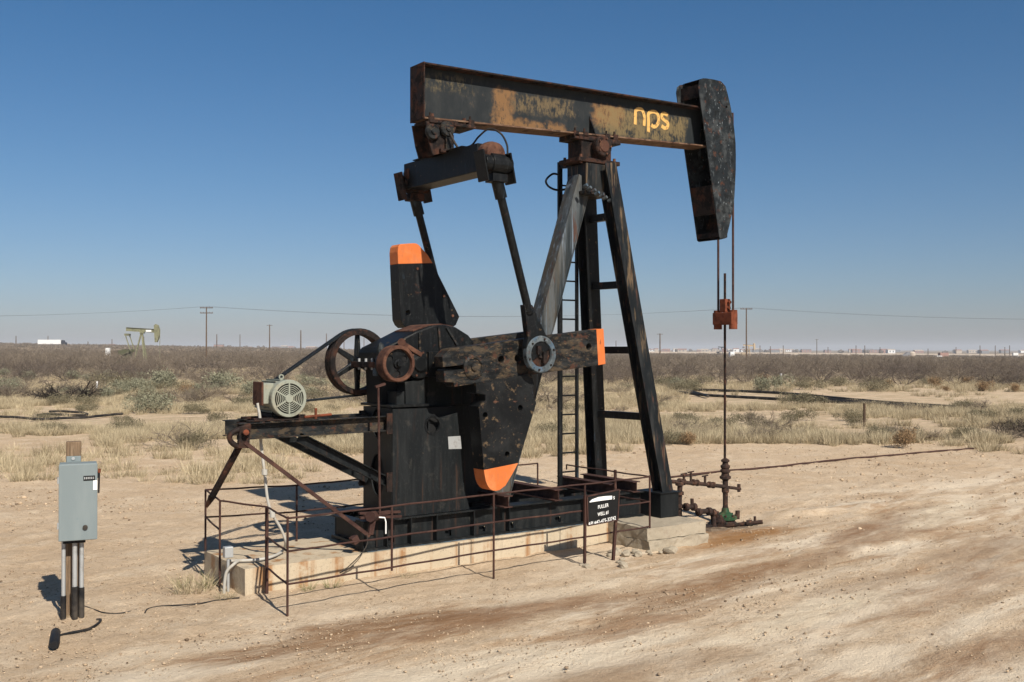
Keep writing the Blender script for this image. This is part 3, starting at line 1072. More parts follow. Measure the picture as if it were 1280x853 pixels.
p0, p1 = Vector((4.730, 12.200, 1.820)), Vector((4.568, 12.700, 1.156))
b.tube([p0, p1], .042, 10)
b.bar(p1, p1 + (p1 - p0).normalized() * .19, .02, .1, (0, 1, 0), .02, .03)
pj('stand_leg', b, M['dark_rust'], 0)
b = MB()
p0, p1 = Vector((4.760, 12.120, 1.863)), Vector((6.413, 12.000, 0.558))
b.bar(p0, p1, .035, .045, (0, 1, 0))
pj('stand_leg', b, M['rust_pipe'], 0)
b = MB()
b.bar((6.424, 12.000, 0.578), (6.472, 12.000, 0.804), .05, .07, (0, 1, 0))
b.cyl((6.398, 11.950, 0.818), (6.561, 12.100, 0.793), .07, 8)
b.bar((6.357, 12.050, 0.819), (6.767, 12.100, 0.827), .05, .05, (0, 1, 0))
b.bar((6.208, 12.100, 0.492), (6.289, 12.100, 0.536), .1, .1, (0, 1, 0))
pj('brake_linkage', b, M['rust_pipe'], 0.004)
b = MB()
b.tube([(6.532, 11.980, 2.495), (6.556, 11.980, 0.862)], .016, 8)
b.bar((6.485, 11.980, 2.506), (6.627, 11.980, 2.546), .05, .03, (0, 1, 0))
pj('brake_rod', b, M['rust_pipe'], 0)
b = MB()
b.tube([(6.500, 11.900, 0.809), (6.583, 11.900, 0.796), (6.601, 11.900, 0.742), (6.601, 11.900, 0.584)], .0095, 8)
pj('white_lever', b, M['white'], 0)
b = MB()
b.tube(smooth_path([(6.367, 11.980, 0.587), (6.351, 11.950, 0.468), (6.269, 11.950, 0.352), (6.100, 11.980, 0.202), (5.985, 12.000, 0.131), (6.19, 12.0, .2)]), .007, 6)
pj('hanging_cable', b, M['rubber'], 0)
for k, (x0, x1) in enumerate(((6.30, 6.9), (6.35, 6.95))):
    b = MB()
    b.bar((x0, 12.05 + k * .12, .80 + k * .04), (x1, 12.02 + k * .12, .77 + k * .04), .05, .03, (0, 1, 0))
    pj('brake_strap', b, M['rust_pipe'], 0)

# ------------------------------------------------------------------ electric motor on the rails
MO = thing('electric_motor', (5.46, 12.55, 2.1), 'pale grey green electric motor with round fan grille on the black rails', 'motor')
MC = (5.40, 2.375)
b = MB()
b.lathe((MC[0], 12.30, MC[1]), (0, 1, 0), [(.0, 0), (.225, 0), (.235, .02), (.235, .10), (.22, .12), (.22, .62), (.16, .68), (.05, .70), (0, .70)], 32)
for i in range(22):
    a = 2 * PI * i / 22
    p = Vector((MC[0] + .225 * math.cos(a), 12.44, MC[1] + .225 * math.sin(a)))
    b.bar(p, p + Vector((0, .46, 0)), .012, .03, (-math.sin(a), 0, math.cos(a)))
b.build('motor_body', M['motor'], MO)
b = MB()      # grille: rings and ribs in front of a near-black disc painting the shade inside
b.lathe((MC[0], 12.245, MC[1]), (0, 1, 0), [(.195, 0), (.232, 0), (.24, .012), (.24, .055), (.195, .055), (.195, 0)], 36)
for r in (.075, .099, .123, .147, .171):
    b.lathe((MC[0], 12.245, MC[1]), (0, 1, 0), [(r - .0042, 0), (r + .0042, 0), (r + .0042, .012), (r - .0042, .012), (r - .0042, 0)], 32)
b.lathe((MC[0], 12.235, MC[1]), (0, 1, 0), [(0, 0), (.05, 0), (.058, .01), (.058, .024)], 24)
for i in range(6):
    a = PI / 2 + i * PI / 3
    b.bar((MC[0] + .05 * math.cos(a), 12.249, MC[1] + .05 * math.sin(a)), (MC[0] + .2 * math.cos(a), 12.249, MC[1] + .2 * math.sin(a)), .014, .018, (0, 1, 0))
fc = b.build('fan_cover', M['motor'], MO)
b = MB()
b.cyl((MC[0], 12.287, MC[1]), (MC[0], 12.296, MC[1]), .2, 28)
b.build('opening_shade', M['dark_and_shade'], fc)
b = MB()
b.m = 0
b.box((5.10, 12.36, 2.31), (5.24, 12.62, 2.57))
b.m = 1
b.box((5.07, 12.34, 2.29), (5.098, 12.64, 2.59))
b.build('junction_box', [M['motor'], M['rust']], MO, 0.01)
b = MB()
b.box((5.22, 12.40, 2.135), (5.60, 12.85, 2.18))
b.box((5.25, 12.42, 2.18), (5.31, 12.83, 2.3))
b.box((5.49, 12.42, 2.18), (5.55, 12.83, 2.3))
b.build('motor_foot', M['dark_and_shade'], MO, 0.004)
b = MB()
b.box((4.98, 12.36, 2.105), (5.85, 12.44, 2.133))
b.box((4.98, 12.74, 2.105), (5.85, 12.82, 2.133))
b.box((4.86, 12.25, 2.10), (5.6, 12.33, 2.118))
b.build('slide_base', M['dark_rust'], MO, 0.004)
b = MB()
b.cyl((5.62, 12.28, 2.13), (6.0, 12.28, 2.15), .018, 8)
b.cyl((5.78, 12.28, 2.10), (5.78, 12.28, 2.24), .02, 6)
b.build('tension_screw', M['rust_red'], MO)
b = MB()
b.lathe((MX, 12.95, MZ), (0, 1, 0), [(0, 0), (.05, 0), (.05, .07), (.11, .08), (.11, .28), (.0, .28)], 20)
b.build('pulley', M['dark_rust'], MO)
b = MB()
b.lathe((5.42, 12.55, 2.6), (0, 0, 1), [(.03, 0), (.03, .03)], 8)
b.lathe((5.42, 12.55, 2.645), (0, 1, 0), [(.02, -.01), (.035, -.01), (.035, .01), (.02, .01), (.02, -.01)], 14)
b.build('lifting_eye', M['motor'], MO)

# ------------------------------------------------------------------ bridle and polished rod
BR = thing('bridle', (13.86, VC, 3.5), 'two rusty cables and a red carrier bar hanging from the horse head', 'bridle')
for y in (12.45, 12.80):
    b = MB()
    b.tube([(13.885, y, 7.2), (13.895, y, 6.2), (13.89, y, 3.42)], .02, 8)
    b.build('cable', M['rust_pipe'], BR)
b = MB()
b.box((13.80, 12.40, 3.44), (13.96, 12.86, 3.66))
b.cyl((13.88, 12.44, 3.36), (13.88, 12.44, 3.70), .075, 12)
b.cyl((13.88, 12.80, 3.36), (13.88, 12.80, 3.70), .075, 12)
b.build('carrier_bar', M['rust_red'], BR, 0.015)
b = MB()
b.box((13.81, 12.56, 3.665), (13.95, 12.70, 3.9))
b.cyl((13.88, 12.54, 3.74), (13.88, 12.52, 3.74), .03, 6)
b.cyl((13.88, 12.54, 3.84), (13.88, 12.50, 3.84), .03, 6)
b.build('rod_clamp', M['rust_red'], BR, 0.01)
b = MB()
b.tube([(13.87, 12.63, .95), (13.88, 12.63, 4.36)], .022, 8)
b.build('polished_rod', M['dark_rust'], BR)

# ------------------------------------------------------------------ well head
WH = thing('wellhead', (13.87, 12.62, -.13), 'rusty wellhead with stacked stuffing box above a green bolted flange', 'wellhead')
W0 = (13.87, 12.62)
b = MB()
b.lathe((W0[0], W0[1], .66), (0, 0, 1), [(.05, 0), (.06, .02), (.1, .04), (.1, .08), (.075, .09), (.065, .14), (.09, .155), (.09, .19), (.065, .21), (.085, .24), (.085, .27), (.055, .29), (.05, .33), (.075, .34), (.075, .37), (.03, .4)], 20)
b.build('stuffing_box', M['well_rust'], WH)
b = MB()
b.lathe((W0[0], W0[1], .16), (0, 0, 1), [(.055, 0), (.046, .05), (.046, .28), (.065, .3), (.065, .38), (.05, .4), (.05, .5)], 18)
b.build('riser', M['well_rust'], WH)
b = MB()
b.lathe((W0[0], W0[1], -.02), (0, 0, 1), [(.2, .0), (.2, .05), (.165, .06), (.12, .10), (.075, .125), (.055, .2)], 32)
fl = b.build('green_flange', M['green'], WH)
for i in range(8):
    b = MB()
    a = i * PI / 4
    b.cyl((W0[0] + .175 * math.cos(a), W0[1] + .175 * math.sin(a), -.02), (W0[0] + .175 * math.cos(a), W0[1] + .175 * math.sin(a), .07), .018, 6)
    b.build('flange_bolt', M['well_rust'], fl)
b = MB()
b.lathe((W0[0], W0[1], -.16), (0, 0, 1), [(.13, -.1), (.14, 0), (.19, .04), (.195, .09), (.17, .10), (.17, .138)], 32)
b.build('casing_head', M['well_rust'], WH)
for sy, ln in ((-1, .5),):
    b = MB()
    b.tube([(W0[0], W0[1] - .15, -.11), (W0[0] + .2, W0[1] - .4, -.06), (W0[0] + .35, W0[1] - .55, -.03)], .034, 10)
    b.lathe((W0[0] + .16, W0[1] - .35, -.07), (.6, -.75, .12), [(.0, 0), (.06, 0), (.06, .1), (0, .1)], 10)
    b.cyl((W0[0] + .26, W0[1] - .45, -.06), (W0[0] + .26, W0[1] - .45, .06), .022, 8)
    b.build('side_outlet', M['well_rust'], WH)
b = MB()
b.cyl((W0[0] - .2, W0[1], -.03), (W0[0] - .24, W0[1] - .02, .13), .04, 8)
b.cyl((W0[0] + .2, W0[1] - .1, -.03), (W0[0] + .21, W0[1] - .1, .12), .04, 8)
b.build('flange_lug', M['well_rust'], WH)

FLW = thing('flow_line_piping', (12.9, 12.55, .05), 'rusty flow line piping with valves running from the wellhead to the black post foot', 'pipe')
b = MB()
b.tube([(13.83, 12.6, .56), (13.2, 12.58, .66), (12.45, 12.56, .76)], .034, 10)
for u, z in ((13.45, .62), (13.05, .69), (12.72, .73)):
    b.lathe((u - .06, 12.58, z + .012), (1, 0, -.14), [(.034, 0), (.058, .01), (.058, .05), (.04, .06), (.04, .1), (.058, .11), (.058, .14), (.034, .15)], 12)
b.build('horizontal_pipe', M['well_rust'], FLW)
b = MB()
b.tube([(13.93, 12.6, .54), (14.22, 12.58, .49)], .028, 8)
b.cyl((14.18, 12.58, .44), (14.18, 12.58, .58), .03, 8)
b.build('stub_pipe', M['well_rust'], FLW)
for u, z, h in ((13.3, .66, .16), (12.95, .72, .2), (12.78, .74, .15)):
    b = MB()
    b.cyl((u, 12.57, z), (u, 12.57, z + h * .8), .022, 8)
    b.bar((u - .07, 12.57, z + h * .8), (u + .07, 12.57, z + h * .8 + .01), .022, .022, (0, 1, 0))
    b.build('valve_handle', M['well_rust'], FLW)
b = MB()
b.tube([(12.62, 12.5, .74), (12.60, 12.5, .45), (12.60, 12.5, .0)], .045, 10)
for z in (.68, .52, .3):
    b.lathe((12.605, 12.5, z), (0, 0, 1), [(.045, 0), (.075, .01), (.075, .06), (.045, .07)], 12)
b.build('vertical_pipe', M['well_rust'], FLW)
b = MB()
pts = [(12.62, 12.36, .34), (12.78, 12.34, .33), (12.86, 12.3, .24), (13.02, 12.22, .25), (13.1, 12.2, .22), (13.12, 12.2, -.04)]
b.tube(pts, .045, 10)
for p in pts[:5]:
    b.lathe((p[0] - .04, p[1], p[2]), (1, -.1, -.1), [(.03, 0), (.068, .01), (.068, .07), (.03, .08)], 10)
b.cyl((12.74, 12.34, .34), (12.74, 12.34, .47), .03, 8)
b.build('valve_assembly', M['well_rust'], FLW)
b = MB()
b.tube([(12.66, 12.3, .02), (13.0, 12.2, -.02), (13.6, 12.4, -.04)], .045, 8)
b.lathe((13.34, 12.3, -.06), (0, 0, 1), [(.1, 0), (.12, .1), (.06, .2), (0, .21)], 10)
b.build('low_pipe', M['dark_rust'], FLW)


# ------------------------------------------------------------------ concrete, fence, sign
def roughen(o, cuts, amp, scale, keep_top=False):
    bm = bmesh.new()
    bm.from_mesh(o.data)
    bmesh.ops.subdivide_edges(bm, edges=bm.edges, cuts=cuts, use_grid_fill=True)
    for v in bm.verts:
        n = mnoise.noise_vector(v.co * scale) + 0.5 * mnoise.noise_vector(v.co * scale * 2.7)
        v.co += n * amp
    bm.to_mesh(o.data)
    bm.free()


PAD = thing('concrete_slab', (7.7, 12.7, 0), 'long low concrete foundation slab under the pump jack, rust stained along its front face', 'foundation')
U1, U2 = 8.054, 9.662
for u0, u1 in ((4.75, U1 - .006), (U1 + .006, U2 - .006), (U2 + .006, 10.615)):
    b = MB()
    b.box((u0, 12.07, -.1), (u1, 13.5, .32))
    o = b.build('slab_section', M['concrete'], PAD)
    roughen(o, 14, .008, 3.0)
BLK2 = thing('concrete_block', (11.2, 12.4, 0), 'crumbling layered concrete block under the black post feet, at the right end of the slab', 'block')
for z0, z1, g in ((.155, .335, 0), (-.1, .148, .03)):
    b = MB()
    b.box((10.62 - g * .0, 11.2 - g, z0), (11.86 + g, 13.85 + g, z1))
    o = b.build('slab_layer', M['concrete_rough'], BLK2)
    roughen(o, 22, .013 + g * .5, 4.5)

chunks = []
for i in range(16):
    r = random.uniform(.035, .11)
    bm = bmesh.new()
    bmesh.ops.create_icosphere(bm, subdivisions=2, radius=r)
    sd = i * 7.3
    for v in bm.verts:
        n = mnoise.noise(v.co * (1.1 / r) + Vector((sd, 0, 0)))
        v.co *= 1 + .45 * n
        v.co.z = max(v.co.z * .62, -r * .3)
        v.co.x = max(-r * .75, min(r * .8, v.co.x))
    me = bpy.data.meshes.new('concrete_chunk')
    bm.to_mesh(me)
    bm.free()
    me.materials.append(M['concrete_rough'])
    o = bpy.data.objects.new('concrete_chunk', me)
    COL.objects.link(o)
    px = [(9.95, 11.25), (10.2, 11.4), (10.4, 11.22), (10.5, 11.0), (10.7, 11.0), (9.2, 11.0), (9.15, 10.85), (9.75, 10.85),
          (9.6, 10.6), (10.3, 11.05), (10.85, 10.95), (10.05, 11.3), (10.58, 11.12), (10.3, 11.3), (9.9, 10.95), (10.15, 11.15)][i]
    o.location = (px[0], px[1], r * .22)
    o.rotation_euler = (0, 0, random.uniform(0, 6))
    if i == 5:
        tag(o, 'flat broken concrete lump at the foot of the fence post left of the black sign', 'rubble', 'concrete rubble by the slab')
        o.scale = (1.5, 1.2, .7)
    elif i == 7:
        tag(o, 'flat broken concrete lump at the foot of the right post of the black sign', 'rubble', 'concrete rubble by the slab')
        o.scale = (1.5, 1.0, .6)
    else:
        tag(o, 'small chunk of broken concrete on the dirt near the crumbling block', 'rubble', 'concrete rubble by the slab')

FN = thing('guard_rail', (7.7, 11.8, 0), 'rusty brown pipe guard rail fence standing around the slab of the pump jack', 'fence')


def fpost(x, y, z0, z1, r=.0145):
    b = MB()
    b.cyl((x, y, z0), (x, y, z1), r, 8)
    b.build('post', M['rust_pipe'], FN)


def frail(*pts, r=.012):
    b = MB()
    p = [Vector(q) for q in pts]
    q = []
    for i in range(len(p) - 1):           # old pipe: very slightly bent
        for j in range(6):
            t = j / 6
            w = p[i].lerp(p[i + 1], t)
            if j:
                w.z += .004 * math.sin(t * PI * 2 + w.x * 3)
            q.append(w)
    q.append(p[-1])
    b.tube(q, r, 8)
    b.build('rail', M['rust_pipe'], FN)


FL, FM, FS, FR = (4.77, 10.86), (7.76, 11.09), (9.32, 11.09), (10.70, 11.23)
FP = (6.161, 10.957)
PA, PB, PC = (4.99, 11.98), (4.64, 12.63), (4.84, 13.72)
TOP, MID, LOW = 1.10, .73, .36
for p in (FL, FM, FS, FR):
    fpost(*p, -.1, TOP + .02)
fpost(*FP, LOW - .04, TOP)
fpost(*PA, -.05, TOP - .03, .024)
fpost(*PB, -.05, TOP)
fpost(*PC, -.1, TOP)
fpost(10.7, 12.0, .30, TOP + .03, .024)
fpost(6.03, 13.42, .30, TOP)
fpost(10.423, 13.62, .02, TOP)
for z in (TOP, MID, LOW):
    frail((*FL, z), (*FP, z), (*FM, z), (*FS, z + .01), (*FR, z))
frail((*FL, TOP), (*PA, TOP - .03), (*PB, TOP))
frail((*FL, MID), (*PA, MID - .03))
frail((*FL, LOW), (*PA, LOW - .03))
frail((*PB, TOP), (*PC, TOP))
frail((*PB, MID), (*PC, MID))
frail((*PC, TOP), (6.03, 13.42, TOP), (7.2, 13.52, TOP), (8.8, 13.6, TOP), (10.45, 13.65, TOP))
frail((*PC, MID), (6.03, 13.42, MID), (7.2, 13.52, MID))
frail((*FR, TOP), (10.7, 12.0, TOP), (10.7, 13.2, TOP), (10.7, 13.2, TOP - .08))
frail((*FR, MID), (10.7, 12.0, MID), (10.7, 12.9, MID))

SG = thing('well_sign', (9.6, 10.95, 0), 'black metal well sign with white lettering on a leaning post in front of the slab', 'sign')
SGC = [(9.286, 0.951), (9.887, 0.998), (9.856, 0.569), (9.304, 0.542)]
b = MB()
b.prism(SGC, 11.0, 11.012)
pan = b.build('sign_panel', M['panel_black'], SG, 0.002)
b = MB()
for i in range(4):
    p, q = SGC[i], SGC[(i + 1) % 4]
    b.bar((p[0], 11.006, p[1]), (q[0], 11.006, q[1]), .022, .018, (0, 1, 0))
b.build('sign_frame', M['rust_pipe'], pan)
b = MB()
b.bar((9.868, 11.030, 0.848), (9.791, 11.030, -0.05), .035, .04, (0, 1, 0))
b.bar((SGC[0][0] - .01, 11.03, SGC[0][1] + .02), (SGC[3][0] - .04, 11.03, -.05), .03, .035, (0, 1, 0))
b.build('sign_post', M['rust_pipe'], SG)


def lettering(txt, name, mat, parent, size, origin, xdir, updir, spacing=1.0, width=1.0, offset=0.0):
    """real text as a thin mesh: origin is the centre of the line"""
    cu = bpy.data.curves.new(name, 'FONT')
    cu.body = txt
    cu.size = size
    cu.align_x = 'CENTER'
    cu.extrude = .0006
    cu.offset = offset
    cu.space_character = spacing
    to = bpy.data.objects.new(name, cu)
    COL.objects.link(to)
    bpy.context.view_layer.update()
    me = bpy.data.meshes.new_from_object(to.evaluated_get(bpy.context.evaluated_depsgraph_get()))
    bpy.data.objects.remove(to)
    xd_, ud = Vector(xdir).normalized(), Vector(updir)
    nd = xd_.cross(ud).normalized()
    org = Vector(origin) - Vector(parent['_o'])
    for v in me.vertices:
        c = v.co.copy()
        v.co = org + xd_ * (c.x * width) + ud * c.y + nd * c.z
    me.materials.clear()
    me.materials.append(mat)
    o = bpy.data.objects.new(name, me)
    COL.objects.link(o)
    o.parent = parent
    o['_o'] = parent['_o']
    return o


sx = Vector((SGC[1][0] - SGC[0][0], 0, SGC[1][1] - SGC[0][1])).normalized()
for txt, p, sz, w in (('FULLER', (9.580, 10.998, 0.768), .07, .84), ('WELL #1', (9.583, 10.998, 0.666), .07, .74),
                      ('API #42-475-33742', (9.562, 10.998, 0.559), .072, .86)):
    lettering(txt, 'lettering', M['white'], pan, sz, p, sx, (0, 0, 1), 1.05, w, .0008)
lettering('S', 'lettering', M['white'], pan, .06, (9.784, 10.998, 0.87), sx, (0, 0, 1), 1, 1, .0012)
b = MB()
b.prism([(9.329, 0.875), (9.375, 0.903), (9.493, 0.926), (9.613, 0.928), (9.748, 0.923), (9.745, 0.873), (9.565, 0.871), (9.434, 0.868), (9.331, 0.864)], 10.9965, 10.9985)
b.build('paint_smear', M['white'], pan)

# ------------------------------------------------------------------ electrical cabinet
EB = thing('electrical_cabinet', (2.833, 12.349, 0), 'grey blue electrical switch cabinet on a weathered wooden post with conduits', 'electrical box', rz=math.radians(-13), local=True)
b = MB()
b.box((-.075, -.06, -.2), (.085, .07, 1.96))
o = b.build('wooden_post', M['wood'], EB, 0.012)
b = MB()
b.box((-.14, -.30, .885), (.245, -.075, 1.735))
cab = b.build('cabinet_body', M['cabinet'], EB, 0.008)
b = MB()
b.box((-.146, -.318, .89), (.25, -.302, 1.73))
b.build('door', M['cabinet'], cab, 0.006)
for z in (1.06, 1.56):
    b = MB()
    b.cyl((-.152, -.312, z - .035), (-.152, -.312, z + .035), .009, 8)
    b.build('hinge', M['galv'], cab)
b = MB()
b.box((-.07, -.09, 1.735), (.08, -.068, 1.80))
b.cyl((.0, -.095, 1.775), (.0, -.085, 1.775), .025, 10)
b.build('mounting_bracket', M['cabinet'], cab, 0.003)
b = MB()
b.cyl((.0, -.10, 1.775), (.0, -.094, 1.775), .018, 8)
b.build('bolt', M['galv'], cab)
b = MB()
b.bar((.262, -.29, 1.40), (.268, -.30, 1.62), .02, .026, (1, 0, 0))
b.cyl((.25, -.27, 1.6), (.275, -.27, 1.6), .035, 10)
b.build('switch_handle', M['rubber'], cab, 0.003)
b = MB()
b.bar((.268, -.30, 1.625), (.27, -.30, 1.67), .03, .03, (1, 0, 0))
b.build('handle_grip', M['rust_red'], cab, 0.003)
b = MB()
b.m = 0
b.box((.105, -.3215, 1.545), (.225, -.3185, 1.60))
b.m = 1
for i in range(6):
    b.box((.113 + i * .018, -.3225, 1.562), (.123 + i * .018, -.3218, 1.586))
b.build('name_plate', [M['panel_black'], M['galv']], cab)
b = MB()
b.box((.205, -.3212, 1.44), (.247, -.3185, 1.545))
b.build('sticker', M['white'], cab)
b = MB()
b.cyl((.125, -.335, 1.03), (.125, -.318, 1.03), .027, 14)
b.build('latch', M['rubber'], cab)
for x, y, r, zs in ((-.095, -.16, .022, .26), (.02, -.2, .026, .36), (.09, -.17, .024, .34)):
    b = MB()
    b.m = 0
    b.tube([(x, y, -.05), (x, y, .885)], r, 10)
    b.m = 1
    b.tube([(x, y, -.05), (x, y, zs)], r + .008, 10)
    b.build('conduit', [M['galv'], M['rubber']], EB)
b = MB()
b.box((-.1, -.25, .85), (.13, -.11, .888))
b.build('conduit_hub', M['rubber'], EB, 0.004)

# flexible conduit from the slab to the motor, junction box at the slab's left end
CD = MB()
pth = [(5.06, 12.45, 2.32), (5.08, 12.42, 2.12), (5.101, 12.450, 1.852), (5.133, 12.400, 1.447), (5.176, 12.400, 1.089), (5.241, 12.400, 0.9), (5.358, 12.420, 0.712), (5.442, 12.450, 0.523), (5.496, 12.663, 0.37), (5.268, 12.438, 0.36), (5.058, 12.372, 0.355), (4.851, 12.432, 0.355), (4.712, 12.502, 0.355)]
CD.tube(smooth_path(pth), .019, 10)
for p in (pth[3], pth[5]):
    CD.lathe((p[0], p[1], p[2] - .04), (0, 0, 1), [(.026, 0), (.036, .004), (.036, .07), (.026, .075)], 12)
tag(CD.build('flexible_conduit', M['conduit'], None, 0, (5.1, 12.4, .3)), 'pale flexible conduit rising from the slab to the electric motor', 'conduit')
JB = thing('junction_box', (4.68, 12.35, 0), 'small grey electrical junction box on a thin pipe at the left end of the slab', 'junction box')
jx, jy = 4.665, 12.42
b = MB()
b.box((jx - .055, jy - .05, .42), (jx + .055, jy + .04, .555))
b.build('box', M['galv'], JB, 0.01)
b = MB()
b.tube([(jx, jy - .01, -.05), (jx, jy - .01, .40)], .02, 8)
b.build('pipe', M['galv'], JB)
b = MB()
b.tube(smooth_path([(4.80, jy, .36), (4.70, jy - .1, .345), (4.62, jy - .08, .26), (4.60, jy - .06, .1), (4.60, jy - .05, -.05)]), .02, 8)
b.build('elbow_pipe', M['conduit'], JB)


def ground_line(name, px, r, mat, label, cat, lift=None, n=6):
    b = MB()
    pts = []
    for p in smooth_path([(p[0], p[1], 0) for p in px], n):
        z = gh(p.x, p.y) + (r * .9 if lift is None else lift) + .004 * math.sin(p.x * 5)
        pts.append((p.x, p.y, z))
    b.tube(pts, r, 8)
    c = pts[len(pts) // 2]
    return tag(b.build(name, mat, None, 0, (c[0], c[1], 0)), label, cat)


ground_line('cable', [(3.014, 12.713), (3.079, 12.436), (3.130, 12.220), (3.231, 12.103), (3.362, 12.096), (3.483, 12.143)], .008, M['rubber'], 'thin dark wire on the dirt just right of the electrical cabinet', 'wire')
ground_line('cable', [(3.514, 11.942), (3.598, 12.104), (3.738, 12.140), (3.916, 12.057), (4.154, 11.978), (4.415, 12.028), (4.653, 12.002)], .008, M['rubber'], 'thin dark wire on the dirt leading to the left end of the slab', 'wire')
ground_line('cable', [(2.477, 11.484), (2.628, 11.524), (2.796, 11.555), (2.929, 11.695), (3.017, 11.875), (2.985, 11.919)], .014, M['rubber'], 'short black cable with a loose end lying in front of the electrical cabinet', 'cable')
b = MB()
p0, p1 = Vector((*(2.484, 11.553), .05)), Vector((*(2.352, 11.008), .05))
b.tube([p0, p0.lerp(p1, .1), p0.lerp(p1, .9), p1], [.035, .048, .052, .04], 12)
tag(b.build('rubber_boot', M['rubber'], None, 0.004, (p0.x, p0.y, 0)), 'black rubber sleeve lying on the dirt at the end of the short cable', 'rubber sleeve')
ground_line('flow_pipe', [(17.040, 17.240), (18.884, 17.347), (20.501, 17.218), (21.976, 17.265), (23.906, 17.313), (25.531, 17.172), (27.563, 17.085), (28.784, 16.934), (30.177, 16.845)], .026, M['rust_pipe'], 'long rusty pipe lying across the bare dirt behind the well head', 'pipe')

# black plastic pipes left lying in the scrub
for i, (px, lab) in enumerate((
    ([(8.239, 48.827), (8.725, 47.852), (9.181, 46.023), (10.208, 46.165), (11.096, 46.128), (12.259, 47.196), (13.002, 47.664)], 'black plastic pipe lying longest and lowest in the left scrub'),
    ([(9.746, 49.022), (10.296, 49.291), (10.831, 48.234), (11.392, 47.498)], 'short straight black plastic pipe between two others in the left scrub'),
    ([(10.743, 51.434), (11.205, 51.469), (11.516, 50.507), (11.760, 49.611), (11.683, 48.283)], 'bent black plastic pipe farthest back in the left scrub'),
    ([(53.177, 53.071), (53.680, 49.310), (53.882, 45.255), (52.797, 41.788), (51.212, 38.487), (49.416, 34.745), (48.347, 32.039), (47.710, 28.920), (47.831, 26.781)], 'long black plastic pipe lying farthest back across the right field'),
    ([(49.509, 49.186), (47.503, 44.966), (47.167, 41.426), (46.874, 37.654), (46.935, 35.012), (46.991, 32.555), (46.416, 29.860), (45.998, 28.512)], 'long black plastic pipe lying nearest across the right field'),
    ([(50.081, 40.530), (49.457, 38.002), (47.986, 34.753), (47.664, 32.536)], 'short black plastic pipe between the two long ones in the right field'),
    ([(54.458, 53.939), (49.577, 47.642), (46.542, 43.726)], 'black pipe end lying askew at the left of the right field pipes'))):
    o = ground_line('plastic_pipe', px, .055 if i < 3 else .09, M['rubber'], lab, 'pipe', .11 if i < 3 else .16)
    o['group'] = 'black plastic pipes in the scrub'


for (x, y), h, r, mt, lab in (((34.746, 24.430), .9, .035, 'pole', 'thin brown wooden stake standing in the grass right of the well head'),
                              ((70.072, 57.470), .95, .06, 'far_white', 'pale marker stake standing in front of the brush on the right'),
                              ((19.020, 76.158), .75, .05, 'far_white', 'short white marker stake among the bushes on the left')):
    b = MB()
    b.bar((x, y, -.1), (x + .02, y, h), r * 2, r * 2, (1, 0, 0))
    tag(b.build('marker_stake', M[mt], None, 0, (x, y, 0)), lab, 'stake', 'marker stakes')

# ------------------------------------------------------------------ things far off
PD = []


def pole(px, ytop, d, arms, label, group, width=.28):
    x, y = xd((px - 640) / 1286 * d, d)
    g = gh(x, y)
    zt_ = 3 + (437 - ytop) / 1286 * d
    t = thing('utility_pole', (x, y, g), label, 'utility pole', group)
    b = MB()
    b.tube([(x, y, g - .3), (x, y, zt_)], [width / 2 * 1.15, width / 2 * .8], 8)
    b.build('pole_shaft', M['pole'], t)
    for a in arms:
        b = MB()
        rx, ry = S54, -C54
        w = 1.25
        b.bar((x - rx * w, y - ry * w, zt_ - a), (x + rx * w, y + ry * w, zt_ - a), .16, .16, (0, 0, 1))
        ca = b.build('crossarm', M['pole'], t)
        if d < 400:
            for k in (-1.15, -.6, .6, 1.15):
                b = MB()
                b.cyl((x + rx * k, y + ry * k, zt_ - a + .08), (x + rx * k, y + ry * k, zt_ - a + .25), .05, 6)
                b.build('insulator', M['far_grey'], ca)
    return x, y, zt_


W = []
for px, yt, d, lab in ((-420, 384, 190, 'utility pole beyond the left edge carrying the power line'),
                       (258, 384, 200, 'tall brown utility pole with two crossarms right of the pale green pump jack'),
                       (933, 385.5, 214, 'dark utility pole with one crossarm right of the red carrier bar'),
                       (1620, 392, 228, 'utility pole beyond the right edge carrying the power line')):
    W.append(pole(px, yt, d, (.15, 1.15) if px == 258 else (.15,), lab, 'poles of the power line'))
for k in (-1.15, 1.15):
    b = MB()
    for i in range(3):
        p, q = W[i], W[i + 1]
        pts = []
        for j in range(17):
            t = j / 16
            z = p[2] + (q[2] - p[2]) * t - 1.9 * 4 * t * (1 - t) + .12
            pts.append((p[0] + (q[0] - p[0]) * t + S54 * k * .2, p[1] + (q[1] - p[1]) * t - C54 * k, z))
        b.tube(pts, .018, 4, True, False)
    tag(b.build('power_line', M['wire'], None, 0, (W[1][0], W[1][1], W[1][2])),
        'nearer thin wire of the sagging power line' if k < 0 else 'farther thin wire of the sagging power line', 'power line', 'power line wires')
pole(1021, 424, 700, (.3,), 'lone far pole with small crossarm right of the beige pump jack', 'far poles', .5)
far_poles = [(337, 406, 420), (376, 413, 560), (110, 427, 800), (825, 417, 420), (300, 418, 900), (408, 417, 800), (430, 421, 900), (455, 422, 1000),
             (140, 424, 900), (20, 420, 800), (271, 418, 700), (590, 424, 1000), (640, 425, 1000), (700, 424, 900), (806, 425, 900), (950, 432, 900),
             (979, 432, 900), (963, 433, 900), (1070, 432, 900), (1081, 432, 900), (1160, 436, 900), (1225, 432, 900), (1244, 432, 900), (1262, 432, 900),
             (1256, 434, 900), (1100, 434, 1000), (1195, 434, 1000), (1035, 434, 1000), (770, 426, 1000), (180, 421, 1000), (60, 420, 900)]
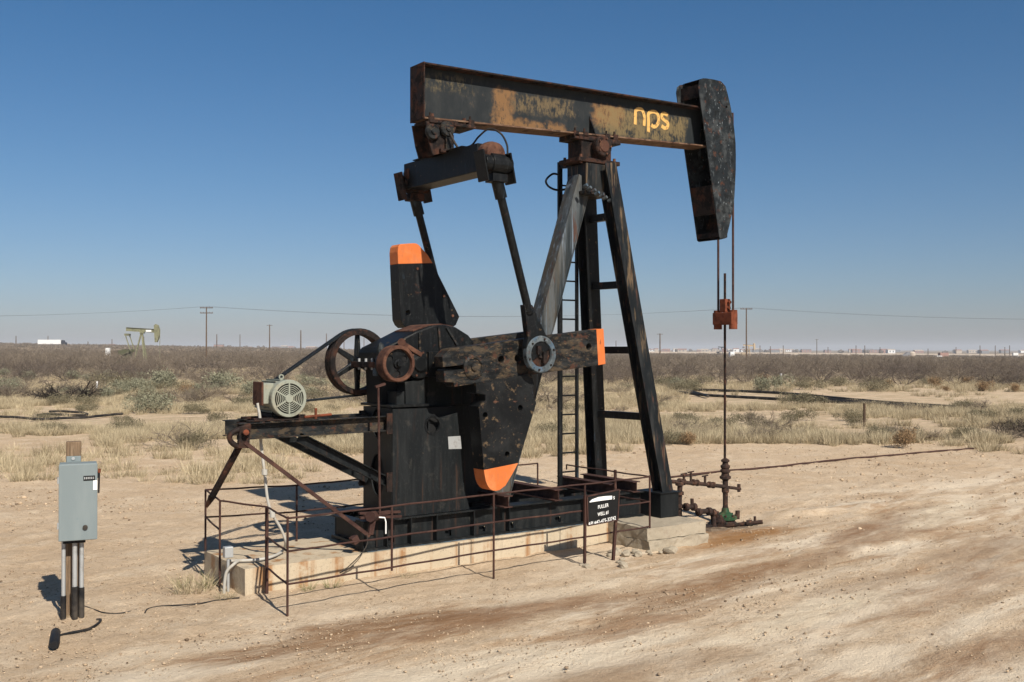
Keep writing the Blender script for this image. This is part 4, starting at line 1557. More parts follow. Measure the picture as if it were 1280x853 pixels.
for px, yt, d in far_poles:
    if px == 337:
        pole(px, yt, d, (.3,), 'dark pole nearest right of the tall two armed utility pole', 'far poles', .5)
    elif px == 825:
        pole(px, yt, d, (.3,), 'dark pole just right of the black post, above the far white buildings', 'far poles', .5)
    else:
        pole(px, yt, d, (), 'thin distant pole on the horizon among many alike', 'far poles', .75)


def far_pump(px, d, scale, rz, m, label, dark=None, white_panel=False):
    x, y = xd((px - 640) / 1286 * d, d)
    g = gh(x, y)
    t = thing('pump_jack', (x, y, g), label, 'pump jack', 'pump jacks', math.radians(rz) - math.radians(36), True)
    t.scale = (scale,) * 3
    dk = M[dark] if dark else m

    def part(nm, mb, mm):
        return mb.build(nm, mm, t)
    b = MB()
    b.ibeam((-3.1, 0, 6.9), (2.6, 0, 6.55), .75, .4, (0, 1, 0), .04, .04)
    part('walking_beam', b, m)
    if white_panel:
        b = MB()
        b.box((.9, -.22, 6.35), (2.0, -.2, 6.75))
        part('white_panel', b, M['far_white'])
    b = MB()
    b.prism([(2.5, 7.6), (2.8, 7.9), (3.3, 7.7), (3.6, 6.8), (3.6, 6.0), (3.4, 5.0), (3.1, 4.3), (2.7, 4.3)], -.3, .3)
    part('horse_head', b, m)
    b = MB()
    for sy in (-.75, .75):
        b.bar((.1, 0, 6.2), (.8, sy, .5), .25, .25, (1, 0, 0))
    b.bar((-.1, 0, 6.0), (-1.5, 0, .5), .25, .25, (0, 1, 0))
    b.box((-.3, -.3, 6.0), (.5, .3, 6.4))
    part('samson_post', b, m)
    b = MB()
    b.box((-3.0, -1.2, 5.6), (-2.6, 1.2, 6.0))
    for sy in (-1.1, 1.1):
        b.bar((-2.8, sy, 5.7), (-1.8, sy, 2.6), .16, .16, (0, 1, 0))
    part('equalizer_and_pitmans', b, m)
    b = MB()
    for sy in (-.9, .7):
        b.prism([(-4.4, 1.9), (-3.6, 1.7), (-1.6, 2.5), (-1.7, 2.9), (-3.5, 2.7), (-4.3, 2.7)], sy, sy + .25)
    part('counterweight', b, dk)
    b = MB()
    b.box((-3.8, -.5, .6), (-2.0, .5, 2.9))
    b.box((-6.0, -.6, .1), (1.3, .6, .55))
    part('base', b, dk)
    b = MB()
    b.tube([(3.62, 0, 6.4), (3.62, 0, .6)], .05, 6)
    part('bridle', b, m)


far_pump(177, 190, .93, 0, M['faded_green'], 'distant pale green pump jack with a white panel, left of the tall pole', 'olive_dark', True)
far_pump(936, 430, .8, 180 - 12, M['beige'], 'small distant beige pump jack right of the well rod, head to the right')
bpy.data.objects['pump_jack.002'].rotation_euler.z = math.radians(-36 + 12)
far_pump(902, 800, .9, 0, M['far_dark'], 'tiny dark pump jack on the horizon just left of the well rod')


def blob(name, px, d, w, h, dep, mat, label, cat, group, roof=None, lift=0.0, parts=None):
    """a low building, tank or vehicle far off: w x dep x h metres, its long side across the view"""
    x, y = xd((px - 640) / 1286 * d, d)
    g = gh(x, y) + lift
    t = thing(name, (x, y, g), label, cat, group, math.radians(-36 + random.uniform(-12, 12)), True)
    b = MB()
    b.box((-w / 2, -dep / 2, -1.5), (w / 2, dep / 2, h))
    b.build('wall', M[mat], t)
    if roof:
        b = MB()
        e = .25
        b.add([(-w / 2 - e, -dep / 2 - e, h + .01), (w / 2 + e, -dep / 2 - e, h + .01), (w / 2 + e, dep / 2 + e, h + .01), (-w / 2 - e, dep / 2 + e, h + .01),
               (-w / 2 - e, 0, h + dep * .16), (w / 2 + e, 0, h + dep * .16)], [(3, 2, 1, 0), (0, 1, 5, 4), (2, 3, 4, 5), (1, 2, 5), (3, 0, 4)])
        b.build('roof', M[roof], t)
        if w > 9:
            b = MB()
            for k in range(int(w // 5)):
                xx = -w / 2 + 2 + k * 5
                b.box((xx, -dep / 2 - .06, .1), (xx + 2, -dep / 2 - .01, min(h - .4, 2.6)))
            b.build('doors', M['far_grey'], t)
    return t


rr = random.Random(5)
for i in range(84):
    px = rr.choice([rr.uniform(790, 1290), rr.uniform(790, 1290), rr.uniform(-20, 450)])
    d = rr.uniform(1500, 2300)
    mat = rr.choice(['far_white', 'far_tan', 'far_red', 'far_red', 'far_tan', 'far_grey'])
    col = {'far_white': 'white', 'far_tan': 'tan', 'far_red': 'reddish', 'far_grey': 'grey'}[mat]
    side = 'left' if px < 600 else 'right'
    blob('far_building', px, d, rr.uniform(6, 17), rr.uniform(2.2, 4.2), rr.uniform(7, 10), mat,
         'tiny %s building in the far settlement along the %s horizon' % (col, side), 'building', 'far buildings on the horizon', rr.choice(['far_tan', 'far_red', 'far_grey']), 1.2)
for i in range(44):      # dark trees between the far buildings
    px = rr.choice([rr.uniform(790, 1290), rr.uniform(-20, 430)])
    d = rr.uniform(1500, 2200)
    x, y = xd((px - 640) / 1286 * d, d)
    bm = bmesh.new()
    for k in range(5):
        mtx = Matrix.Translation((rr.uniform(-5, 5), rr.uniform(-2, 2), rr.uniform(1, 3))) @ Matrix.Diagonal((rr.uniform(2, 4), 2, rr.uniform(1.5, 3), 1))
        bmesh.ops.create_icosphere(bm, subdivisions=2, radius=1, matrix=mtx)
    for v in bm.verts:
        v.co += mnoise.noise_vector(v.co * .9) * .8
    me = bpy.data.meshes.new('far_tree_clump')
    bm.to_mesh(me)
    bm.free()
    me.materials.append(M['bark'])
    o = bpy.data.objects.new('far_tree_clump', me)
    COL.objects.link(o)
    o.location = (x, y, gh(x, y))
    tag(o, 'tiny dark clump of trees on the %s horizon' % ('left' if px < 600 else 'right'), 'trees', 'far tree clumps')

# the long white trailer with its dark tractor
x, y = xd((64 - 640) / 1286 * 700, 700)
TR = thing('semi_trailer_truck', (x, y, gh(x, y)), 'long white trailer truck on the left horizon', 'truck', None, math.radians(-36), True)
b = MB()
b.box((-8.6, -1.3, 1.1), (7.0, 1.3, 4.1))
b.build('trailer_box', M['far_white'], TR)
b = MB()
b.prism([(7.3, 1.0), (10.4, 1.0), (10.4, 2.2), (9.2, 2.5), (8.8, 3.7), (7.3, 3.9)], -1.25, 1.25)
b.build('tractor_cab', M['far_dark'], TR)
for xx in (-7.4, -6.2, 6.2, 7.9, 9.6):
    b = MB()
    b.cyl((xx, -1.3, .5), (xx, 1.3, .5), .52, 14)
    b.build('wheel', M['rubber'], TR)

blob('storage_box', 914.5, 430, 1.8, 2.7, 2, 'far_white', 'upright white equipment box just right of the well rod in the distance', 'equipment box', None)
blob('flat_trailer', 924, 432, 3.4, .9, 2, 'far_white', 'low white trailer between the white box and the beige pump jack', 'trailer', None)
blob('storage_box', 1172, 520, 3.2, 1.6, 3, 'far_white', 'low white box in front of the orange machine on the right horizon', 'equipment box', None, None, -.2)
blob('orange_machine', 1179, 640, 5.5, 3.0, 3, 'far_red', 'distant reddish machine behind the low white box on the right', 'machine', None)
blob('white_van', 1269, 900, 4.2, 2.6, 2.5, 'far_white', 'tiny white van at the far right of the horizon', 'van', None, None, .8)
blob('white_box', 135, 300, 1.0, 1.0, 1, 'far_white', 'small white box in the brush left of the pale green pump jack', 'box', None, None, 1.4)
x, y = xd((1136 - 640) / 1286 * 640, 640)
t = thing('storage_tank', (x, y, gh(x, y)), 'distant grey and pale domed tank on the right horizon', 'tank', None, math.radians(-36), True)
b = MB()
b.lathe((2, 0, 0), (0, 0, 1), [(0, 0), (2.0, 0), (2.0, 2.6), (1.4, 3.4), (0, 3.7)], 20)
b.build('tank_body', M['far_tan'], t)
b = MB()
b.prism([(-4.5, 0), (.5, 0), (.5, 3.0), (-1.0, 3.2), (-3.4, 1.6), (-4.5, 1.2)], -1.2, 1.2)
b.build('tank_shed', M['far_grey'], t)
# long pale wall along the right horizon
b = MB()
for i in range(24):
    p = [xd((px - 640) / 1286 * 930, 930) for px in (775 + i * 24, 775 + i * 24 + 23.6)]
    za, zb_ = gh(*p[0]), gh(*p[1])
    b.bar((*p[0], za + .9), (*p[1], zb_ + .9), .3, 2.2, (C54, S54, 0))
tag(b.build('boundary_wall', M['far_tan'], None, 0, (*xd(300, 930), 0)), 'long low pale wall along the right horizon in front of the far buildings', 'wall')


# ------------------------------------------------------------------ ground
def vnoise(x, y, seed):
    """smooth value noise on numpy arrays"""
    xi, yi = np.floor(x).astype(np.int64), np.floor(y).astype(np.int64)
    fx, fy = x - xi, y - yi
    fx, fy = fx * fx * (3 - 2 * fx), fy * fy * (3 - 2 * fy)

    def h(a, b):
        n = (a * 374761393 + b * 668265263 + seed * 974711) & 0x7fffffff
        n = ((n ^ (n >> 13)) * 1274126177) & 0x7fffffff
        return ((n ^ (n >> 16)) & 0xffff) / 65535.0
    return (h(xi, yi) * (1 - fx) + h(xi + 1, yi) * fx) * (1 - fy) + (h(xi, yi + 1) * (1 - fx) + h(xi + 1, yi + 1) * fx) * fy - .5


ang = np.concatenate([np.arange(-180, -40, 4.0), np.arange(-40, 40, .16), np.arange(40, 180, 4.0)])
rad = [0.0, 3.0, 5.0]
r = 6.5
while r < 45:
    rad.append(r)
    r *= 1.0065
while r < 9000:
    rad.append(r)
    r *= 1.06
rad = np.array(rad)
A, R = np.meshgrid(np.radians(ang), rad)
xx, dd = np.sin(A) * R, np.cos(A) * R
GX, GY = S54 * xx + C54 * dd, -C54 * xx + S54 * dd
GZ = gh_np(GX, GY)
fade = np.clip((60 - R) / 30, 0, 1)
track = np.clip((11.6 - GY) / 2.5, 0, 1)          # the driven strip in front of the unit
near = fade * (.022 * vnoise(GX * .9, GY * .9, 1) + .034 * vnoise(GX * 3, GY * 3, 2) * (1 - .5 * track) + .026 * vnoise(GX * 9, GY * 9, 3) * (1 - .55 * track))
CXr, SXr = math.cos(math.radians(-6)), math.sin(math.radians(-6))
along, across = GX * CXr - GY * SXr, GX * SXr + GY * CXr
near += fade * track * (.016 * vnoise(along * .35, across * 2.6, 5) + .012 * vnoise(along * 1.2, across * 7, 6))
for yc, wd, amp in ((7.2, .16, .022), (5.4, .16, .022), (8.6, .14, .018), (3.6, .18, .024)):    # tyre ruts
    near += -fade * amp * np.exp(-((across + .25 * np.sin(along * .22 + yc) - yc + 1.0) / wd) ** 2) * (.55 + vnoise(along * .5, across * .5, 8))
# a low ridge of scraped dirt from the well head to the right
rx = GX * .92 + GY * .0
near += .09 * np.exp(-((GY - 12.35 + .12 * (GX - 14)) / .28) ** 2) * np.clip((GX - 14.3) / .8, 0, 1) * np.clip((19 - GX) / 2, 0, 1) * (.6 + vnoise(GX * 4, GY * 4, 9))
slabm = ((GX > 4.6) & (GX < 12) & (GY > 11) & (GY < 14))
near = np.where(slabm, np.minimum(near, .012), near)
GZ = GZ + near
HAZE = 0.00022
nr, na = R.shape
verts = np.stack([GX, GY, GZ], -1).reshape(-1, 3)
i0 = (np.arange(nr - 1)[:, None] * na + np.arange(na)[None, :])
i1 = (np.arange(nr - 1)[:, None] * na + (np.arange(na)[None, :] + 1) % na)
quads = np.stack([i0, i1, i1 + na, i0 + na], -1).reshape(-1, 4)


def np_mesh(name, verts, faces, mat, tint=None, smooth=True):
    me = bpy.data.meshes.new(name)
    k = faces.shape[1]
    me.vertices.add(len(verts))
    me.vertices.foreach_set('co', np.ascontiguousarray(verts, dtype=np.float32).ravel())
    me.loops.add(faces.size)
    me.loops.foreach_set('vertex_index', np.ascontiguousarray(faces, dtype=np.int32).ravel())
    me.polygons.add(len(faces))
    me.polygons.foreach_set('loop_start', np.arange(len(faces), dtype=np.int32) * k)
    if smooth:
        me.polygons.foreach_set('use_smooth', np.ones(len(faces), dtype=bool))
    me.update(calc_edges=True)
    if tint is not None:
        at = me.attributes.new('tint', 'FLOAT', 'POINT')
        at.data.foreach_set('value', np.ascontiguousarray(tint, dtype=np.float32))
    me.materials.append(mat)
    return me


def link(name, me, loc=(0, 0, 0)):
    o = bpy.data.objects.new(name, me)
    o.location = loc
    COL.objects.link(o)
    return o


def ground_material():
    m, nt, b = new_mat('desert_dirt')
    k = NT(nt)
    co = k.coord('Position')
    x, y, z = k.sep(co)
    dist = k.n('ShaderNodeVectorMath', operation='LENGTH')
    k.l(co, dist.inputs[0])
    dist = dist.outputs['Value']
    big = k.noise(co, .22, 6, .6)
    mid = k.noise(co, 1.3, 8, .65)
    fine = k.noise(co, 9, 8, .7)
    grit = k.noise(co, 60, 5, .7)
    c = k.mix(k.step(big, .3, .7), (0.52, 0.385, 0.255), (0.60, 0.465, 0.325))
    c = k.mix(k.math('MULTIPLY', k.step(mid, .46, .68), .6), c, (0.70, 0.575, 0.425))
    c = k.mix(k.math('MULTIPLY', k.step(fine, .50, .66), .5), c, (0.34, 0.23, 0.14))
    c = k.mix(k.math('MULTIPLY', k.step(k.noise(co, 22, 8, .75), .50, .64), .45), c, (0.36, 0.25, 0.155))
    c = k.mix(k.math('MULTIPLY', k.step(k.noise(co, 17, 8, .75), .54, .66), .5), c, (0.70, 0.56, 0.41))
    c = k.mix(k.math('MULTIPLY', k.step(grit, .56, .66), .75), c, (0.22, 0.145, 0.09))
    c = k.mix(k.math('MULTIPLY', k.step(k.noise(co, 75, 4, .7), .64, .72), .5), c, (0.64, 0.54, 0.41))
    # the driven strip: pale caliche and brown streaks running along the tracks
    mp = k.n('ShaderNodeMapping')
    k.l(co, mp.inputs[0])
    mp.inputs['Rotation'].default_value = (0, 0, math.radians(-7))
    tr = mp.outputs[0]
    tx, ty, tz = k.sep(tr)
    wob = k.math('MULTIPLY', k.math('SUBTRACT', k.noise(co, .35, 5), .5), 5.0)
    strip = k.step(k.math('ADD', k.math('SUBTRACT', 10.4, ty), wob), -.5, 1.8)
    right = k.step(k.math('ADD', k.math('SUBTRACT', x, 14.5), wob), -.6, 2.0)
    right = k.math('MULTIPLY', right, k.step(k.math('SUBTRACT', 14.0, y), -.5, 2.0))
    strip = k.math('MAXIMUM', strip, right)
    s1 = k.noise(tr, 1.0, 8, .62, (.28, 1.25, 1), .4)
    s2 = k.noise(tr, 1.0, 10, .7, (.38, 1.7, 1), .9)
    c = k.mix(k.math('MULTIPLY', k.math('MULTIPLY', strip, k.step(s1, .44, .60)), .9), c, (0.74, 0.62, 0.47))
    c = k.mix(k.math('MULTIPLY', k.math('MULTIPLY', strip, k.step(s2, .51, .63)), .6), c, (0.36, 0.215, 0.115))
    c = k.mix(k.math('MULTIPLY', k.math('MULTIPLY', strip, k.step(k.noise(tr, 1.0, 8, .6, (.7, 1.6, 1), .5), .55, .68)), .5), c, (0.70, 0.59, 0.45))
    # damp stains and other patches with shapes of their own
    def stain(c, cx, cy, rx, ry, rot, col, op, seed):
        v = k.n('ShaderNodeVectorMath', operation='SUBTRACT')
        k.l(co, v.inputs[0])
        v.inputs[1].default_value = (cx, cy, 0)
        mp = k.n('ShaderNodeMapping')
        k.l(v.outputs[0], mp.inputs[0])
        mp.inputs['Rotation'].default_value = (0, 0, math.radians(rot))
        sx_, sy_, _ = k.sep(mp.outputs[0])
        e = k.math('ADD', k.math('POWER', k.math('DIVIDE', sx_, rx), 2.0), k.math('POWER', k.math('DIVIDE', sy_, ry), 2.0))
        nz = k.noise(mp.outputs[0], 1.2, 8, .68, (.7, 1.8, 1), .5)
        f = k.math('SUBTRACT', k.math('SUBTRACT', 1.0, e), k.math('MULTIPLY', k.math('SUBTRACT', nz, .47), 3.6))
        f = k.step(f, -.25, .85)
        fn = k.step(k.noise(mp.outputs[0], 3.0, 8, .7, (.6, 2.2, 1)), .3, .62)
        f = k.math('MULTIPLY', f, k.math('ADD', k.math('MULTIPLY', fn, .45), .55))
        return k.mix(k.math('MULTIPLY', f, op * (.95 if col[0] < .5 else 1)), c, col)
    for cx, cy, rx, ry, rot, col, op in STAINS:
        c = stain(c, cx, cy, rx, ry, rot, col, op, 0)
    # tyre tracks crossing the pad towards the well head, tread blocks and all
    t0 = k.math('SUBTRACT', k.math('SUBTRACT', y, 6.49), k.math('MULTIPLY', k.math('SUBTRACT', x, 8.2), .27))
    t0 = k.math('ADD', t0, k.math('MULTIPLY', k.math('SUBTRACT', k.noise(co, .25, 2), .5), .8))
    tread = k.math('SINE', k.math('ADD', k.math('MULTIPLY', x, 34.0), k.math('MULTIPLY', k.math('ABSOLUTE', t0), 40.0)))
    tread = k.math('ADD', k.math('MULTIPLY', tread, .28), .72)
    for off in (0.0, 1.75, -2.6, -.85):
        tt = k.math('ABSOLUTE', k.math('SUBTRACT', t0, off))
        f = k.math('SUBTRACT', 1.0, k.step(tt, .07, .17))
        f = k.math('MULTIPLY', f, k.step(k.noise(co, .8, 6, .65), .36, .6))
        f = k.math('MULTIPLY', k.math('MULTIPLY', f, tread), k.step(x, 6.0, 8.5))
        c = k.mix(k.math('MULTIPLY', f, .42), c, (0.30, 0.195, 0.115))
    # litter and dry soil under the scrub
    far = k.step(dist, 30.0, 48.0)
    lit = k.step(k.noise(co, .9, 7, .65), .42, .6)
    c = k.mix(k.math('MULTIPLY', k.math('MULTIPLY', far, lit), .55), c, (0.33, 0.265, 0.165))
    c = k.mix(k.step(dist, 85.0, 130.0), c, k.mix(k.step(k.noise(co, .05, 6, .6), .45, .62), (0.20, 0.155, 0.11), (0.34, 0.26, 0.17)))
    k.l(c, b.inputs['Base Color'])
    b.inputs['Roughness'].default_value = .95
    b.inputs['Specular IOR Level'].default_value = .1
    h = k.math('ADD', k.math('MULTIPLY', k.noise(co, 5, 10, .72), .9), k.math('MULTIPLY', k.noise(co, 34, 8, .75), .7))
    h = k.math('ADD', h, k.math('MULTIPLY', k.math('MULTIPLY', strip, s2), .5))
    k.bump(h, .8, .06, b)
    return m


BRN = (0.24, 0.125, 0.056)
STAINS = [
    (*(5.315, 9.802), 2.3, .62, 4, BRN, .95),
    (*(6.851, 9.430), 1.9, .5, 2, (0.25, 0.14, 0.075), .85),
    (*(9.106, 9.019), 1.9, .55, -6, BRN, .8),
    (*(10.733, 9.356), 1.0, .38, -8, BRN, .85),
    (*(12.593, 11.143), 1.5, .40, -6, (0.34, 0.175, 0.065), .85),
    (*(15.746, 10.435), 3.2, .7, -16, (0.27, 0.165, 0.095), .7),
    (*(14.623, 8.225), 2.6, .7, -14, (0.28, 0.18, 0.11), .6),
    (*(11.193, 7.870), 1.8, .5, -10, (0.30, 0.19, 0.11), .6),
    (*(13.039, 12.104), 1.2, .62, 0, (0.07, 0.042, 0.027), .95),  # darkest patch, beside the well head
    (*(12.811, 11.336), 1.5, .6, -4, (0.30, 0.15, 0.055), .9),
    (*(6.530, 7.089), 2.0, .4, 2, (0.30, 0.2, 0.125), .6),
    (*(12.037, 9.387), 1.6, .4, -8, (0.26, 0.15, 0.08), .75),
    (*(12.171, 7.160), 2.2, .45, -6, (0.29, 0.175, 0.10), .65),
    (*(9.787, 5.505), 1.6, .4, -4, (0.27, 0.16, 0.09), .7),
    (*(7.493, 8.260), 1.3, .35, 0, (0.27, 0.155, 0.085), .6),
    (*(14.230, 10.306), 1.6, .3, -12, (0.26, 0.14, 0.07), .8),
    (*(5.171, 8.135), 2.4, .5, 3, (0.74, 0.63, 0.48), .8),
    (*(6.824, 7.759), 1.6, .3, 2, (0.74, 0.63, 0.48), .7),
    (*(9.651, 7.527), 2.0, .4, -4, (0.74, 0.63, 0.47), .7),
    (*(17.627, 10.685), 2.6, .5, -14, (0.74, 0.63, 0.47), .65),
    (*(7.965, 9.952), 1.5, .35, 0, (0.72, 0.60, 0.45), .7),
    (*(3.174, 10.310), 1.6, .3, 6, (0.72, 0.60, 0.45), .6),
    (*(2.813, 12.720), 1.4, .5, 6, (0.66, 0.52, 0.37), .5),
]
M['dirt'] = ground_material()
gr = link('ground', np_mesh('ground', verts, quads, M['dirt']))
gr['kind'] = 'structure'


def gz(X, Y):
    """surface of the ground sheet near the camera (terrain + relief is small)"""
    return gh(X, Y)


# pebbles and clods scattered on the dirt
def rock_proto(seed):
    bm = bmesh.new()
    bmesh.ops.create_icosphere(bm, subdivisions=1, radius=1)
    for v in bm.verts:
        v.co *= 1 + .5 * mnoise.noise(v.co * 1.3 + Vector((seed * 3.1, 0, 0)))
        v.co.z *= .65
    vs = np.array([v.co[:] for v in bm.verts])
    fs = np.array([[v.index for v in f.verts] for f in bm.faces])
    bm.free()
    return vs, fs


def merge(protos, X, Y, Z, SCL, ROT, which, tints=None):
    V, F, T = [], [], []
    off = 0
    for pi, (pv, pf, pt) in enumerate(protos):
        idx = np.nonzero(which == pi)[0]
        if len(idx) == 0:
            continue
        c, s = np.cos(ROT[idx])[:, None], np.sin(ROT[idx])[:, None]
        sc = SCL[idx][:, None]
        px, py, pz = pv[None, :, 0], pv[None, :, 1], pv[None, :, 2]
        vx = (px * c - py * s) * sc + X[idx][:, None]
        vy = (px * s + py * c) * sc + Y[idx][:, None]
        vz = pz * sc + Z[idx][:, None]
        v = np.stack([vx, vy, vz], -1).reshape(-1, 3)
        f = (pf[None] + (np.arange(len(idx)) * len(pv))[:, None, None]).reshape(-1, 3) + off
        V.append(v)
        F.append(f)
        if pt is not None:
            t = np.clip(pt[None, :] + (tints[idx][:, None] if tints is not None else 0), 0, 1)
            T.append(np.broadcast_to(t, (len(idx), len(pv))).reshape(-1))
        off += len(v)
    return np.concatenate(V), np.concatenate(F), (np.concatenate(T) if T else None)


def img_scatter(n, px0, px1, y0, y1):
    """random ground points that spread evenly over a stretch of the view"""
    px = rng.uniform(px0, px1, n)
    y = rng.uniform(y0, y1, n)
    d = 3858.0 / (y - 437)
    x = (px - 640) / 1286 * d
    return S54 * x + C54 * d, -C54 * x + S54 * d, d


m, nt, bs = new_mat('pebbles')
k = NT(nt)
a = k.n('ShaderNodeAttribute', attribute_name='tint').outputs['Fac']
k.l(k.mix(a, (0.09, 0.06, 0.038), (0.50, 0.38, 0.26)), bs.inputs['Base Color'])
bs.inputs['Roughness'].default_value = .95
bs.inputs['Specular IOR Level'].default_value = .1
M['pebble'] = m
protos = [rock_proto(i) for i in range(5)]
protos = [(v, f, np.zeros(len(v))) for v, f in protos]
X, Y, D = img_scatter(42000, -60, 1340, 545, 880)
keep = ~((X > 4.6) & (X < 12.0) & (Y > 11.15) & (Y < 13.9))
dens = vnoise(X * .7, Y * .7, 21) + .5 * vnoise(X * 2.1, Y * 2.1, 22)
keep &= dens > rng.uniform(-.45, .5, len(X)) + .35 * np.clip((9.5 - Y) / 2, 0, 1) * (X > 3)
X, Y, D = X[keep], Y[keep], D[keep]
S = rng.gamma(1.2, .0036, len(X)) + .003
S = np.minimum(S, .022)
X2, Y2, D2 = img_scatter(16000, -60, 1340, 552, 665)
k2 = ~((X2 > 4.6) & (X2 < 12.0) & (Y2 > 11.15) & (Y2 < 13.9)) & (vnoise(X2 * .5, Y2 * .5, 51) + .6 * vnoise(X2 * 1.9, Y2 * 1.9, 52) > rng.uniform(-.4, .6, len(X2)))
X, Y = np.concatenate([X, X2[k2]]), np.concatenate([Y, Y2[k2]])
S = np.concatenate([S, np.minimum((rng.gamma(1.2, .0042, k2.sum()) + .003) * D2[k2] / 13, .07)])
V, F, T = merge(protos, X, Y, gh_np(X, Y) + .002 + S * .1, S, rng.uniform(0, 6.28, len(X)), rng.integers(0, 5, len(X)), np.where(rng.uniform(0, 1, len(X)) < .035, .1, np.clip(rng.normal(.66, .2, len(X)), 0, 1)))
pb = link('pebbles', np_mesh('pebbles', V, F, M['pebble'], T, False))
pb['kind'] = 'stuff'
tag(pb, 'loose pebbles and clods strewn over the bare dirt', 'pebbles')


# ------------------------------------------------------------------ vegetation
def tuft_proto(n, h, spread, seed, w=.016, lean=.45):
    r_ = np.random.default_rng(seed)
    V, T = [], []
    for i in range(n):
        a = r_.uniform(0, 6.283)
        rr_ = spread * math.sqrt(r_.uniform(0, 1))
        bx, by = rr_ * math.cos(a), rr_ * math.sin(a)
        hh = h * r_.uniform(.5, 1.1)
        la = a + r_.normal(0, .7)
        le = hh * lean * r_.uniform(.1, 1.2)
        ox, oy = math.cos(la) * le, math.sin(la) * le
        wa = r_.uniform(0, 6.283)
        wx, wy = math.cos(wa) * w, math.sin(wa) * w
        V += [(bx - wx, by - wy, -.02), (bx + wx, by + wy, -.02), (bx + ox, by + oy, hh)]
        t = r_.uniform(.15, .85)
        T += [t * .7, t * .7, t]
    V = np.array(V)
    return V, np.arange(len(V)).reshape(-1, 3), np.array(T)


def grass_points(spec):
    XS, YS = [], []
    for n, px0, px1, y0, y1, thr, sd in spec:
        X, Y, D = img_scatter(n, px0, px1, y0, y1)
        f = vnoise(X * .16, Y * .16, sd) + .7 * vnoise(X * .5, Y * .5, sd + 1) + .4 * vnoise(X * 1.4, Y * 1.4, sd + 2)
        kp = f > thr + rng.uniform(-.12, .12, len(X))
        XS.append(X[kp])
        YS.append(Y[kp])
    return np.concatenate(XS), np.concatenate(YS)


GP = [tuft_proto(80, .36, .2, 100 + i, .0065, .75) for i in range(4)] + [tuft_proto(70, .24, .24, 120 + i, .0065, 1.1) for i in range(3)]
GX_, GY_ = grass_points([
    # count, px range, row range, threshold, seed
    (3800, -150, 330, 480, 514, -.06, 31), (1800, -150, 330, 510, 542, .16, 31), (1300, -150, 120, 534, 560, -.02, 33), (1500, 120, 480, 534, 566, .06, 34), (1500, -150, 1430, 448, 470, -.05, 45),
    (2600, 300, 640, 475, 530, -.16, 35), (2200, 300, 660, 522, 568, -.06, 36),
    (6500, 640, 1430, 508, 555, -.1, 37), (800, 640, 1430, 550, 572, .12, 38), (900, 640, 860, 486, 512, -.15, 39), (420, 860, 1430, 488, 510, .2, 40),
    (2600, 640, 1430, 470, 490, -.15, 41), (2200, -150, 640, 464, 486, -.05, 42), (500, -100, 640, 562, 605, .2, 43)])
d = C54 * GX_ + S54 * GY_
sc = rng.uniform(.65, 1.25, len(GX_)) * np.where(d > 62, 1.25, 1.0)
wh = rng.integers(0, 7, len(GX_))
V, F, T = merge(GP, GX_, GY_, gh_np(GX_, GY_), sc, rng.uniform(0, 6.28, len(GX_)), wh, rng.normal(0, .16, len(GX_)))
gs = link('dry_grass', np_mesh('dry_grass', V, F, M['grass'], T, False))
gs['kind'] = 'stuff'
tag(gs, 'tufts of dry tan grass growing over the field', 'grass')


def leafy_proto(n, rx, h, seed, leaf=.05, hollow=.55, lobes=6):
    """a bushy dome of small leaf faces in uneven lobes, with a few stems"""
    r_ = np.random.default_rng(seed)
    V, T = [], []
    L = [(r_.normal(0, rx * .42), r_.normal(0, rx * .42), h * r_.uniform(.35, .68), r_.uniform(.3, .52)) for _ in range(lobes)]
    for i in range(n):
        lx, ly, lz, ls = L[i % lobes]
        v = r_.normal(0, 1, 3)
        v /= np.linalg.norm(v)
        q = r_.uniform(hollow, 1.0) ** .7 if r_.uniform() < .8 else r_.uniform(.9, 1.25)
        p = np.array([lx + v[0] * rx * ls * 1.1 * q, ly + v[1] * rx * ls * 1.1 * q, lz + v[2] * h * ls * q])
        if p[2] < .02:
            p[2] = r_.uniform(.0, .2) * h
        a = r_.normal(0, 1, 3)
        a /= np.linalg.norm(a)
        b_ = np.cross(a, r_.normal(0, 1, 3))
        b_ /= np.linalg.norm(b_)
        s_ = leaf * r_.uniform(.5, 1.3)
        V += [p - a * s_ * .35, p + a * s_ * .35, p + b_ * s_ * 1.6 + np.array([0, 0, s_ * .6])]
        t = r_.uniform(.1, .9)
        T += [t, t, min(1, t + .15)]
    V = np.array(V)
    return V, np.arange(len(V)).reshape(-1, 3), np.array(T)


